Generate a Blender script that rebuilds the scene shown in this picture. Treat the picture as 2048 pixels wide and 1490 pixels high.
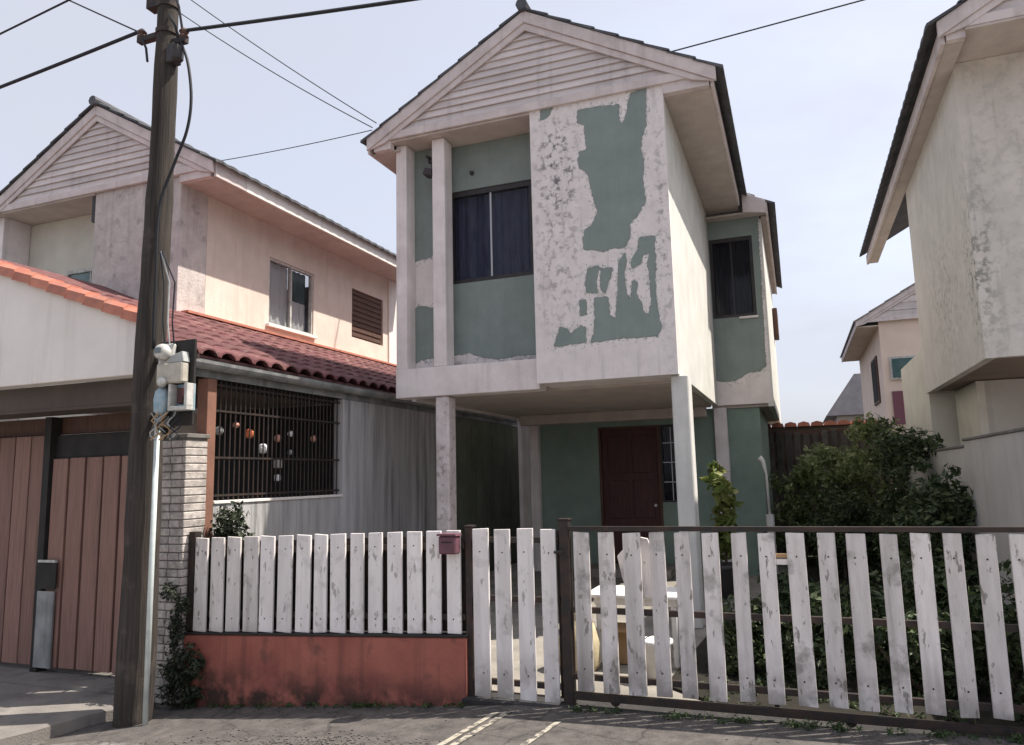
import bpy, bmesh, math, random
import numpy as np
from math import radians, sin, cos, pi
from mathutils import Vector, Matrix

for o in list(bpy.data.objects):
    bpy.data.objects.remove(o, do_unlink=True)
SC = bpy.context.scene
COL = SC.collection
RNG = random.Random(7)
NP = np.random.RandomState(11)

# ------------------------------------------------------------------ camera
cam_d = bpy.data.cameras.new('camera')
cam = bpy.data.objects.new('camera', cam_d)
COL.objects.link(cam)
yaw, pitch, roll = radians(20.7), radians(8.0), radians(1.35)
fw = Vector((-sin(yaw)*cos(pitch), cos(yaw)*cos(pitch), sin(pitch)))
rt = Vector((cos(yaw), sin(yaw), 0)); up = rt.cross(fw)
rt2 = rt*cos(roll) - up*sin(roll); up2 = rt*sin(roll) + up*cos(roll)
M = Matrix((( rt2.x, up2.x, -fw.x, 0), (rt2.y, up2.y, -fw.y, 0), (rt2.z, up2.z, -fw.z, 1.6), (0, 0, 0, 1)))
cam.matrix_world = M
cam_d.sensor_fit = 'HORIZONTAL'; cam_d.sensor_width = 36.0
cam_d.lens = 1485.0/2048.0*36.0
cam_d.clip_start = 0.05; cam_d.clip_end = 3000
SC.camera = cam

# ------------------------------------------------------------------ light
SUN_DIR = Vector((1.0, 0.5, 1.85)).normalized()      # towards the sun
elev = math.asin(SUN_DIR.z); azim = math.atan2(SUN_DIR.x, SUN_DIR.y)   # from +Y towards +X
world = bpy.data.worlds.new('World'); SC.world = world; world.use_nodes = True
wn = world.node_tree; wn.nodes.clear()
sky = wn.nodes.new('ShaderNodeTexSky'); sky.sky_type = 'NISHITA'; sky.sun_disc = False
sky.sun_elevation = elev; sky.sun_rotation = azim
sky.altitude = 0; sky.air_density = 1.0; sky.dust_density = 4.0; sky.ozone_density = 1.6
bg = wn.nodes.new('ShaderNodeBackground'); bg.inputs['Strength'].default_value = 0.115
wo = wn.nodes.new('ShaderNodeOutputWorld')
hs = wn.nodes.new('ShaderNodeHueSaturation'); hs.inputs['Saturation'].default_value = 0.62
wn.links.new(sky.outputs[0], hs.inputs['Color'])
tc = wn.nodes.new('ShaderNodeTexCoord'); cmap = wn.nodes.new('ShaderNodeMapping'); cmap.inputs['Scale'].default_value = (1.0, 1.0, 3.0)
wn.links.new(tc.outputs['Generated'], cmap.inputs['Vector'])
cn = wn.nodes.new('ShaderNodeTexNoise'); cn.inputs['Scale'].default_value = 3.0; cn.inputs['Detail'].default_value = 7.0; cn.inputs['Roughness'].default_value = 0.55
wn.links.new(cmap.outputs[0], cn.inputs['Vector'])
cm = wn.nodes.new('ShaderNodeMapRange'); cm.inputs['From Min'].default_value = 0.3; cm.inputs['From Max'].default_value = 0.7
cm.inputs['To Min'].default_value = 0.58; cm.inputs['To Max'].default_value = 0.90
wn.links.new(cn.outputs['Fac'], cm.inputs['Value'])
veil = wn.nodes.new('ShaderNodeMix'); veil.data_type = 'RGBA'; veil.inputs[7].default_value = (2.30, 2.38, 2.74, 1)
wn.links.new(cm.outputs[0], veil.inputs[0]); wn.links.new(hs.outputs[0], veil.inputs[6]); wn.links.new(veil.outputs[2], bg.inputs[0]); wn.links.new(bg.outputs[0], wo.inputs[0])
sun_d = bpy.data.lights.new('sun', 'SUN'); sun_d.energy = 3.0; sun_d.angle = radians(0.6)
sun_d.color = (1.0, 0.93, 0.83)
sun = bpy.data.objects.new('sun', sun_d); COL.objects.link(sun)
sun.location = (20, 10, 30)
sun.rotation_euler = (-SUN_DIR).to_track_quat('-Z', 'Y').to_euler()
vs = SC.view_settings
vs.view_transform = 'Standard'; vs.look = 'None'; vs.exposure = 1.4; vs.gamma = 1.0
vs.use_curve_mapping = False

# ------------------------------------------------------------------ materials
MATS = {}
def mk(name, c1, c2=None, scale=6.0, rough=0.85, bump=0.0, bscale=40.0, streak=None, streak_amt=0.5,
       spots=None, spot_amt=0.6, spot_scale=5.0, metal=0.0, spec=0.3, ramp=(0.35, 0.65), rnd=0.0, stretch=(1, 1, 1), bstretch=(1, 1, 1), splash=None, chips=None):
    m = bpy.data.materials.new(name); m.use_nodes = True
    nt = m.node_tree; N = nt.nodes; L = nt.links
    b = N['Principled BSDF']
    b.inputs['Roughness'].default_value = rough
    b.inputs['Metallic'].default_value = metal
    b.inputs['Specular IOR Level'].default_value = spec
    geo = N.new('ShaderNodeNewGeometry')
    def noise(sc, st=(1, 1, 1), det=5.0, off=(0, 0, 0)):
        mp = N.new('ShaderNodeMapping'); mp.inputs['Scale'].default_value = st; mp.inputs['Location'].default_value = off
        L.new(geo.outputs['Position'], mp.inputs['Vector'])
        n = N.new('ShaderNodeTexNoise'); n.inputs['Scale'].default_value = sc; n.inputs['Detail'].default_value = det
        n.inputs['Roughness'].default_value = 0.6
        L.new(mp.outputs[0], n.inputs['Vector']); return n.outputs['Fac']
    def ramp_(fac, lo, hi):
        r = N.new('ShaderNodeMapRange'); r.inputs['From Min'].default_value = lo; r.inputs['From Max'].default_value = hi
        L.new(fac, r.inputs['Value']); return r.outputs[0]
    def mix(fac, a, bb):
        x = N.new('ShaderNodeMix'); x.data_type = 'RGBA'
        if hasattr(fac, 'is_linked') or hasattr(fac, 'node'): L.new(fac, x.inputs[0])
        else: x.inputs[0].default_value = fac
        for v, s in ((a, x.inputs[6]), (bb, x.inputs[7])):
            if isinstance(v, (tuple, list)): s.default_value = (*v[:3], 1)
            else: L.new(v, s)
        return x.outputs[2]
    def mul(f, k):
        q = N.new('ShaderNodeMath'); q.operation = 'MULTIPLY'; L.new(f, q.inputs[0]); q.inputs[1].default_value = k
        return q.outputs[0]
    col = c1
    if c2 is not None:
        col = mix(ramp_(noise(scale, stretch), *ramp), c1, c2)
    if streak is not None:
        f = ramp_(noise(1.0, (9, 9, 0.55), 4.0, (3, 1, 7)), 0.52, 0.75)
        col = mix(mul(f, streak_amt), col, streak)
    if spots is not None:
        f = ramp_(noise(spot_scale, (1, 1, 1), 7.0, (13, 5, 2)), 0.56, 0.66)
        col = mix(mul(f, spot_amt), col, spots)
    if chips is not None:      # paint chipped down to bare timber, long along the board
        col = mix(ramp_(noise(9.0, (2.2, 2.2, 0.7), 9.0, (5, 8, 1)), 0.60, 0.63), col, chips)
    if splash is not None:      # splashed dirt and mould, (colour, z at which it fades out, height of the band)
        sp = N.new('ShaderNodeSeparateXYZ'); L.new(geo.outputs['Position'], sp.inputs[0])
        g = ramp_(sp.outputs['Z'], splash[1], splash[1]-splash[2])
        ad = N.new('ShaderNodeMath'); ad.operation = 'MULTIPLY'; L.new(g, ad.inputs[0]); L.new(ramp_(noise(4.5, (1, 1, 1), 8.0, (2, 9, 4)), 0.40, 0.56), ad.inputs[1])
        col = mix(mul(ad.outputs[0], 0.9), col, splash[0])
    if rnd:
        oi = N.new('ShaderNodeObjectInfo')
        hs = N.new('ShaderNodeHueSaturation')
        r = N.new('ShaderNodeMapRange'); r.inputs['To Min'].default_value = 1-rnd; r.inputs['To Max'].default_value = 1+rnd*0.6
        L.new(oi.outputs['Random'], r.inputs['Value']); L.new(r.outputs[0], hs.inputs['Value'])
        if isinstance(col, tuple): hs.inputs['Color'].default_value = (*col, 1)
        else: L.new(col, hs.inputs['Color'])
        col = hs.outputs[0]
    if isinstance(col, tuple): b.inputs['Base Color'].default_value = (*col, 1)
    else: L.new(col, b.inputs['Base Color'])
    if bump:
        bp = N.new('ShaderNodeBump'); bp.inputs['Strength'].default_value = bump; bp.inputs['Distance'].default_value = 0.01
        L.new(noise(bscale, bstretch, 6.0), bp.inputs['Height']); L.new(bp.outputs[0], b.inputs['Normal'])
    MATS[name] = m
    return m

def mk_peel(name, green, plaster, plaster2, mould, bumpk=0.9):
    m = bpy.data.materials.new(name); m.use_nodes = True
    nt = m.node_tree; N = nt.nodes; L = nt.links; b = N['Principled BSDF']
    b.inputs['Roughness'].default_value = 0.85; b.inputs['Specular IOR Level'].default_value = 0.25
    geo = N.new('ShaderNodeNewGeometry')
    def noise(sc, det=6.0, off=0.0, st=(1, 1, 1)):
        mp = N.new('ShaderNodeMapping'); mp.inputs['Location'].default_value = (off, off, off); mp.inputs['Scale'].default_value = st
        L.new(geo.outputs['Position'], mp.inputs['Vector'])
        n = N.new('ShaderNodeTexNoise'); n.inputs['Scale'].default_value = sc; n.inputs['Detail'].default_value = det
        n.inputs['Roughness'].default_value = 0.65
        L.new(mp.outputs[0], n.inputs['Vector']); return n.outputs['Fac']
    def mr(f, a, c, d=0.0, e=1.0):
        r = N.new('ShaderNodeMapRange'); r.inputs['From Min'].default_value = a; r.inputs['From Max'].default_value = c
        r.inputs['To Min'].default_value = d; r.inputs['To Max'].default_value = e; L.new(f, r.inputs['Value']); return r.outputs[0]
    def mth(op, a, c):
        q = N.new('ShaderNodeMath'); q.operation = op
        for v, s in ((a, q.inputs[0]), (c, q.inputs[1])):
            if isinstance(v, float): s.default_value = v
            else: L.new(v, s)
        return q.outputs[0]
    def mix(f, a, c):
        x = N.new('ShaderNodeMix'); x.data_type = 'RGBA'; L.new(f, x.inputs[0])
        for v, s in ((a, x.inputs[6]), (c, x.inputs[7])):
            if isinstance(v, tuple): s.default_value = (*v, 1)
            else: L.new(v, s)
        return x.outputs[2]
    at = N.new('ShaderNodeAttribute'); at.attribute_name = 'peel'
    d = mth('ADD', at.outputs['Fac'], mr(noise(22.0, 8.0), 0.3, 0.7, -0.014, 0.014))
    d = mth('ADD', d, mr(noise(6.0, 4.0, 4.0), 0.3, 0.7, -0.008, 0.008))
    f = mr(d, -0.003, 0.003)
    d2 = mth('ADD', at.outputs['Fac'], mr(noise(14.0, 8.0, 7.0), 0.3, 0.7, -0.045, 0.075))
    f2 = mr(d2, 0.008, 0.014)
    # tiny flakes lost inside the paint
    fl = mr(noise(30.0, 6.0, 9.0), 0.69, 0.71)
    f = mth('MULTIPLY', f, mth('SUBTRACT', 1.0, fl))
    g = mix(mr(noise(3.0, 5.0, 2.0), 0.3, 0.7), green, tuple(c*0.82 for c in green))
    p = mix(mr(noise(4.0, 7.0, 6.0), 0.35, 0.68), plaster, plaster2)
    am = N.new('ShaderNodeAttribute'); am.attribute_name = 'mould'
    mo = mth('MULTIPLY', mr(noise(11.0, 8.0, 3.0), 0.50, 0.60), am.outputs['Fac'])
    p = mix(mo, p, mould)
    p = mix(mth('MULTIPLY', mr(noise(1.0, 4.0, 5.0, (10, 10, 0.7)), 0.55, 0.75), 0.35), p, mould)
    p = mix(mth('MULTIPLY', f2, 0.55), p, (0.42, 0.42, 0.39))        # thin undercoat left around the paint
    g = mix(mth('MULTIPLY', mr(noise(1.0, 5.0, 8.0, (7, 7, 0.5)), 0.5, 0.75), 0.35), g, tuple(c*0.6 for c in green))
    g = mix(mth('MULTIPLY', mr(noise(45.0, 4.0, 1.0), 0.6, 0.72), 0.3), g, tuple(c*1.5 for c in green))
    fk = mth('MULTIPLY', mr(noise(26.0, 7.0, 12.0), 0.585, 0.60), mr(at.outputs['Fac'], -0.11, -0.02))   # flecks of paint still clinging to the plaster
    p = mix(mth('MULTIPLY', fk, 0.9), p, g)
    c = mix(f, p, g)
    L.new(c, b.inputs['Base Color'])
    bp = N.new('ShaderNodeBump'); bp.inputs['Strength'].default_value = bumpk; bp.inputs['Distance'].default_value = 0.012
    hh = mth('ADD', f, mth('MULTIPLY', noise(45.0, 6.0), 0.3))
    L.new(hh, bp.inputs['Height']); L.new(bp.outputs[0], b.inputs['Normal'])
    MATS[name] = m; return m

PLA = (0.80, 0.735, 0.715); PLA2 = (0.67, 0.605, 0.585)
mk('plaster', PLA, PLA2, 3.0, 0.88, 0.4, 30, streak=(0.30, 0.27, 0.26), streak_amt=0.35)
mk('plaster_rough', (0.58, 0.52, 0.49), (0.46, 0.41, 0.39), 6.0, 0.9, 0.8, 30, spots=(0.26, 0.23, 0.22), spot_amt=0.55, spot_scale=5, streak=(0.3, 0.27, 0.25))
mk('plaster_sun', (0.67, 0.66, 0.62), (0.57, 0.56, 0.525), 2.5, 0.88, 0.3, 30, streak=(0.36, 0.33, 0.29), streak_amt=0.3)  # copy of the plaster, toned separately for the sunlit faces
mk('soffit', (0.54, 0.47, 0.43), (0.45, 0.385, 0.355), 4.0, 0.9, 0.2, 20)
mk('siding', (0.68, 0.61, 0.59), (0.55, 0.49, 0.475), 3.0, 0.85, 0.4, 25, streak=(0.24, 0.21, 0.21), streak_amt=0.4, rnd=0.12, stretch=(0.5, 1, 3))
mk('rake', (0.67, 0.585, 0.57), (0.54, 0.47, 0.455), 4.0, 0.8, 0.3, 25, streak=(0.28, 0.24, 0.24), streak_amt=0.35)
mk('roof_tile_dark', (0.115, 0.118, 0.128), (0.07, 0.07, 0.078), 5.0, 0.8, 0.4, 25, rnd=0.15)
mk('green', (0.14, 0.175, 0.16), (0.11, 0.14, 0.125), 3.0, 0.85, 0.3, 30, streak=(0.07, 0.09, 0.08), streak_amt=0.4)
mk_peel('peel', (0.255, 0.30, 0.28), PLA, (0.68, 0.62, 0.60), (0.17, 0.16, 0.165))
mk_peel('stained', (0.2, 0.22, 0.2), (0.66, 0.615, 0.565), (0.56, 0.52, 0.475), (0.24, 0.235, 0.21), 0.3)
mk('dark_frame', (0.035, 0.03, 0.032), (0.05, 0.045, 0.045), 8, 0.5)
mk('alu', (0.42, 0.41, 0.42), None, 5, 0.4, metal=0.6)
mk('curtain_backing', (0.05, 0.058, 0.11), (0.09, 0.10, 0.17), 12, 0.95, stretch=(4, 1, 0.3))
mk('dark_room', (0.02, 0.02, 0.02), None, 5, 0.95)  # near-black colour in place of the shade inside rooms
mk('door_maroon', (0.085, 0.032, 0.03), (0.06, 0.024, 0.024), 6, 0.55, 0.2, 30, stretch=(5, 5, 0.6))
mk('green_shade_paint', (0.23, 0.30, 0.255), (0.19, 0.25, 0.215), 3.0, 0.85, 0.3, 30)
mk('pillar_rough', (0.72, 0.65, 0.64), (0.56, 0.49, 0.47), 6.0, 0.9, 0.8, 40, spots=(0.24, 0.20, 0.19), spot_amt=0.6, spot_scale=13)
mk('salmon', (0.71, 0.61, 0.53), (0.63, 0.535, 0.465), 2.5, 0.88, 0.3, 30, streak=(0.40, 0.28, 0.24), streak_amt=0.3)
mk('cream', (0.62, 0.59, 0.52), (0.54, 0.51, 0.45), 2.5, 0.88, 0.3, 30)
mk('teal_glass', (0.05, 0.10, 0.10), (0.10, 0.16, 0.16), 2.0, 0.08, spec=0.6)
mk('brown_wood', (0.12, 0.065, 0.045), (0.08, 0.045, 0.035), 7, 0.7, 0.3, 30, stretch=(6, 6, 0.5))
mk('gate_wood', (0.27, 0.155, 0.125), (0.20, 0.115, 0.093), 6, 0.7, 0.35, 40, streak=(0.08, 0.05, 0.045), streak_amt=0.5, rnd=0.15, stretch=(8, 8, 0.4))
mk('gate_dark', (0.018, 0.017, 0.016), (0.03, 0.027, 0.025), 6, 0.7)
mk('parapet', (0.78, 0.73, 0.69), (0.70, 0.655, 0.615), 1.5, 0.88, 0.25, 30, streak=(0.40, 0.37, 0.34), streak_amt=0.3)
mk('tile_orange', (0.50, 0.20, 0.135), (0.40, 0.15, 0.11), 5.0, 0.75, 0.3, 30, rnd=0.15, spots=(0.25, 0.14, 0.11), spot_amt=0.4)
mk('tile_red', (0.125, 0.045, 0.05), (0.17, 0.075, 0.07), 4.0, 0.7, 0.3, 30, rnd=0.3, spots=(0.30, 0.21, 0.17), spot_amt=0.45, spot_scale=7)
mk('gutter', (0.30, 0.30, 0.30), (0.16, 0.17, 0.165), 4.0, 0.6, 0.2, 20, streak=(0.06, 0.065, 0.06), streak_amt=0.6)
mk('boundary_grey', (0.47, 0.46, 0.46), (0.32, 0.31, 0.31), 1.3, 0.9, 0.4, 25, streak=(0.09, 0.10, 0.09), streak_amt=0.8, stretch=(6, 6, 0.5))
mk('boundary_green', (0.15, 0.165, 0.12), (0.09, 0.105, 0.075), 1.5, 0.9, 0.4, 25, streak=(0.035, 0.04, 0.03), streak_amt=0.8)
mk('jamb', (0.24, 0.12, 0.085), (0.18, 0.09, 0.065), 5, 0.7, 0.3, 30)
mk('iron', (0.030, 0.028, 0.028), (0.06, 0.04, 0.032), 12, 0.6, 0.2, 60, metal=0.3)
mk('pole_wood', (0.062, 0.050, 0.042), (0.032, 0.027, 0.024), 5.0, 0.88, 1.0, 30, streak=(0.016, 0.014, 0.013), streak_amt=0.85, stretch=(10, 10, 0.35), bstretch=(3, 3, 0.12), spots=(0.12, 0.10, 0.085), spot_amt=0.3)
mk('cable', (0.015, 0.016, 0.02), None, 5, 0.6)
mk('brick_white', (0.56, 0.51, 0.47), (0.36, 0.32, 0.30), 16.0, 0.9, 0.8, 40, rnd=0.22, spots=(0.14, 0.13, 0.11), spot_amt=0.5)
mk('mortar', (0.20, 0.185, 0.17), (0.14, 0.13, 0.12), 9, 0.95, 0.5, 40)
mk('meter_white', (0.56, 0.55, 0.52), (0.36, 0.35, 0.33), 14, 0.5, 0.2, 40, spots=(0.2, 0.18, 0.16), spot_amt=0.5, spot_scale=12)
mk('cable_box', (0.50, 0.47, 0.40), (0.36, 0.33, 0.28), 9, 0.6)
mk('meter_grey', (0.40, 0.41, 0.40), (0.27, 0.28, 0.28), 8, 0.5, 0.2, 30)
mk('meter_blue', (0.20, 0.33, 0.40), (0.40, 0.45, 0.48), 10, 0.35)
mk('glass_dome', (0.10, 0.12, 0.13), None, 5, 0.05, spec=0.8)
mk('pipe_white', (0.58, 0.64, 0.62), (0.45, 0.49, 0.48), 8, 0.45)
mk('red_wall', (0.36, 0.125, 0.092), (0.28, 0.09, 0.07), 3.0, 0.85, 0.5, 30, spots=(0.09, 0.05, 0.045), spot_amt=0.55, spot_scale=3.4, streak=(0.13, 0.055, 0.048), streak_amt=0.6, splash=((0.028, 0.024, 0.02), 0.16, 0.30))
mk('slat_white', (0.76, 0.71, 0.69), (0.62, 0.575, 0.555), 6.0, 0.85, 0.5, 60, streak=(0.24, 0.22, 0.20), streak_amt=0.55, spots=(0.27, 0.25, 0.235), spot_amt=0.75, spot_scale=4.5, rnd=0.16, stretch=(3, 3, 0.6), bstretch=(3, 3, 0.25), splash=((0.16, 0.14, 0.12), 0.45, 0.5), chips=(0.30, 0.275, 0.25))
mk('slat_new', (0.80, 0.755, 0.74), (0.70, 0.655, 0.64), 5.0, 0.82, 0.4, 60, streak=(0.36, 0.33, 0.31), streak_amt=0.45, spots=(0.36, 0.335, 0.32), spot_amt=0.4, spot_scale=6, rnd=0.1, stretch=(3, 3, 0.6), bstretch=(3, 3, 0.25), splash=((0.25, 0.22, 0.19), 0.35, 0.4), chips=(0.42, 0.385, 0.36))
mk('purple', (0.15, 0.065, 0.085), (0.11, 0.05, 0.065), 9, 0.6)
mk('plastic_white', (0.80, 0.78, 0.76), (0.70, 0.68, 0.66), 5, 0.45)
mk('cardboard', (0.42, 0.28, 0.15), (0.33, 0.21, 0.11), 7, 0.9)
mk('sack', (0.52, 0.45, 0.30), (0.40, 0.34, 0.22), 9, 0.95, 0.4, 30)
mk('asphalt', (0.066, 0.061, 0.060), (0.040, 0.038, 0.039), 2.2, 0.92, 1.0, 160, spots=(0.115, 0.105, 0.095), spot_amt=0.55, spot_scale=26, streak=(0.03, 0.029, 0.03), streak_amt=0.5)
def mk_road():
    m = mk('carriageway', (0.34, 0.315, 0.285), (0.25, 0.23, 0.21), 1.2, 0.92, 1.0, 160, spots=(0.15, 0.14, 0.13), spot_amt=0.5, spot_scale=4)  # sunlit road put in as pale colour, bounces light onto the fronts
    nt = m.node_tree; N = nt.nodes; L = nt.links; b = N['Principled BSDF']
    src = b.inputs['Base Color'].links[0].from_socket
    geo = N.new('ShaderNodeNewGeometry'); sp = N.new('ShaderNodeSeparateXYZ'); L.new(geo.outputs['Position'], sp.inputs[0])
    n = N.new('ShaderNodeTexNoise'); n.inputs['Scale'].default_value = 4.0; n.inputs['Detail'].default_value = 9.0; n.inputs['Roughness'].default_value = 0.7
    L.new(geo.outputs['Position'], n.inputs['Vector'])
    ma = N.new('ShaderNodeMath'); ma.operation = 'MULTIPLY_ADD'; ma.inputs[1].default_value = 0.7; L.new(n.outputs['Fac'], ma.inputs[0]); L.new(sp.outputs['Y'], ma.inputs[2])
    mr = N.new('ShaderNodeMapRange'); mr.inputs['From Min'].default_value = 4.52; mr.inputs['From Max'].default_value = 4.68; L.new(ma.outputs[0], mr.inputs['Value'])
    n2 = N.new('ShaderNodeTexNoise'); n2.inputs['Scale'].default_value = 7.0; n2.inputs['Detail'].default_value = 10.0; n2.inputs['Roughness'].default_value = 0.75; L.new(geo.outputs['Position'], n2.inputs['Vector'])
    cr = N.new('ShaderNodeValToRGB'); e = cr.color_ramp.elements; e[0].position = 0.32; e[0].color = (0.055, 0.050, 0.048, 1); e[1].position = 0.72; e[1].color = (0.17, 0.152, 0.14, 1)
    L.new(n2.outputs['Fac'], cr.inputs[0])
    x = N.new('ShaderNodeMix'); x.data_type = 'RGBA'; L.new(mr.outputs[0], x.inputs[0]); L.new(src, x.inputs[6]); L.new(cr.outputs[0], x.inputs[7])
    ds = N.new('ShaderNodeMix'); ds.data_type = 'VECTOR'; ds.inputs[0].default_value = 0.12; L.new(geo.outputs['Position'], ds.inputs[4]); L.new(n2.outputs['Color'], ds.inputs[5])
    vo = N.new('ShaderNodeTexVoronoi'); vo.feature = 'DISTANCE_TO_EDGE'; vo.inputs['Scale'].default_value = 1.7; L.new(ds.outputs[1], vo.inputs['Vector'])
    ck = N.new('ShaderNodeMapRange'); ck.inputs['From Min'].default_value = 0.004; ck.inputs['From Max'].default_value = 0.016; ck.inputs['To Min'].default_value = 0.5; ck.inputs['To Max'].default_value = 0.0; L.new(vo.outputs['Distance'], ck.inputs['Value'])
    x2 = N.new('ShaderNodeMix'); x2.data_type = 'RGBA'; L.new(ck.outputs[0], x2.inputs[0]); L.new(x.outputs[2], x2.inputs[6]); x2.inputs[7].default_value = (0.02, 0.019, 0.018, 1); x = x2
    L.new(x.outputs[2], b.inputs['Base Color'])
mk_road()
mk('concrete_apron', (0.24, 0.22, 0.20), (0.165, 0.15, 0.14), 2.5, 0.9, 0.7, 90, spots=(0.09, 0.085, 0.08), spot_amt=0.6, spot_scale=3)
mk('concrete_yard', (0.30, 0.275, 0.24), (0.20, 0.185, 0.165), 2.0, 0.9, 0.6, 80, spots=(0.14, 0.13, 0.12), spot_amt=0.5, spot_scale=3)
mk('soil', (0.024, 0.020, 0.015), (0.015, 0.014, 0.010), 3.0, 0.95, 1.0, 60, spots=(0.03, 0.036, 0.02), spot_amt=0.6, spot_scale=5)  # darkened: the shade behind the wide gate is in this colour
mk('paint_line', (0.36, 0.33, 0.27), (0.09, 0.083, 0.076), 16, 0.85, 0.4, 80, ramp=(0.47, 0.60), spots=(0.075, 0.07, 0.065), spot_amt=0.9, spot_scale=20)
mk('gravel', (0.12, 0.11, 0.10), (0.075, 0.07, 0.065), 30, 0.9, rnd=0.2)
mk('right_wall', (0.54, 0.51, 0.48), (0.47, 0.44, 0.41), 1.5, 0.9, 0.3, 30, streak=(0.24, 0.22, 0.19), streak_amt=0.3)
mk('right_side', (0.56, 0.515, 0.46), (0.48, 0.44, 0.39), 1.2, 0.9, 0.3, 30, streak=(0.30, 0.28, 0.245), streak_amt=0.45, spots=(0.34, 0.32, 0.28), spot_amt=0.5, spot_scale=1.4)
mk('mould_strip', (0.20, 0.19, 0.17), (0.34, 0.31, 0.28), 5, 0.9, 0.3, 30, stretch=(3, 3, 0.5))
mk('brown_soffit', (0.27, 0.21, 0.17), (0.22, 0.17, 0.14), 2, 0.9)
mk('dark_soffit', (0.10, 0.08, 0.068), (0.075, 0.06, 0.052), 2, 0.9)  # shade under the carport wall put into a darker brown
mk('far_pink', (0.74, 0.60, 0.51), (0.66, 0.53, 0.45), 1.5, 0.9)
mk('maroon_panel', (0.17, 0.07, 0.09), None, 3, 0.7)
mk('slate', (0.34, 0.325, 0.335), (0.27, 0.26, 0.27), 3, 0.8, 0.3, 20, rnd=0.1)
mk('bark', (0.09, 0.07, 0.05), (0.05, 0.04, 0.03), 9, 0.95, 0.8, 40, stretch=(4, 4, 0.6))
mk('fence_dark', (0.13, 0.115, 0.105), (0.08, 0.07, 0.065), 6, 0.9, 0.4, 30, rnd=0.25)
mk('pot', (0.05, 0.05, 0.055), (0.09, 0.085, 0.085), 6, 0.7)
mk('bauble_white', (0.75, 0.75, 0.76), None, 5, 0.35)
mk('bauble_orange', (0.70, 0.20, 0.09), None, 5, 0.3)
mk('bauble_pink', (0.60, 0.30, 0.24), None, 5, 0.35)
mk('insulator', (0.09, 0.05, 0.04), None, 5, 0.25)

def mk_glass(name, tint, rough=0.05):
    m = bpy.data.materials.new(name); m.use_nodes = True
    b = m.node_tree.nodes['Principled BSDF']
    b.inputs['Base Color'].default_value = (*tint, 1); b.inputs['Roughness'].default_value = rough
    b.inputs['Alpha'].default_value = 0.2; b.inputs['Specular IOR Level'].default_value = 0.5
    MATS[name] = m
mk_glass('glass', (0.03, 0.035, 0.05))

def mk_leaf(name, c1, c2, c3, trans=0.3):
    m = bpy.data.materials.new(name); m.use_nodes = True
    nt = m.node_tree; N = nt.nodes; L = nt.links
    b = N['Principled BSDF']; b.inputs['Roughness'].default_value = 0.55; b.inputs['Specular IOR Level'].default_value = 0.35
    at = N.new('ShaderNodeAttribute'); at.attribute_name = 'tone'
    cr = N.new('ShaderNodeValToRGB'); e = cr.color_ramp.elements
    e[0].color = (*c1, 1); e[1].color = (*c3, 1); x = cr.color_ramp.elements.new(0.5); x.color = (*c2, 1)
    L.new(at.outputs['Fac'], cr.inputs[0]); L.new(cr.outputs[0], b.inputs['Base Color'])
    t = N.new('ShaderNodeBsdfTranslucent'); L.new(cr.outputs[0], t.inputs[0])
    ms = N.new('ShaderNodeMixShader'); ms.inputs[0].default_value = trans
    L.new(b.outputs[0], ms.inputs[1]); L.new(t.outputs[0], ms.inputs[2]); L.new(ms.outputs[0], N['Material Output'].inputs[0])
    MATS[name] = m
mk_leaf('leaf_hedge', (0.055, 0.085, 0.03), (0.16, 0.21, 0.07), (0.40, 0.41, 0.22), 0.4)  # lightened leaf colour stands in for sun on the hedge
mk_leaf('leaf_dark', (0.024, 0.040, 0.018), (0.050, 0.075, 0.030), (0.11, 0.14, 0.06), 0.22)  # dark leaf colour carries the shade on hedge and gate shrubs
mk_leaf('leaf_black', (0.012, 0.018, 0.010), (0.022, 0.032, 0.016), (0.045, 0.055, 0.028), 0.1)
mk_leaf('leaf_bright', (0.06, 0.10, 0.02), (0.16, 0.20, 0.045), (0.30, 0.30, 0.10))
mk_leaf('leaf_weed', (0.03, 0.05, 0.02), (0.05, 0.085, 0.03), (0.10, 0.13, 0.05))

# ------------------------------------------------------------------ mesh helpers
ORIGIN = {}
def wloc(o):
    return ORIGIN.get(o.name, Vector((0, 0, 0)))

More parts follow.
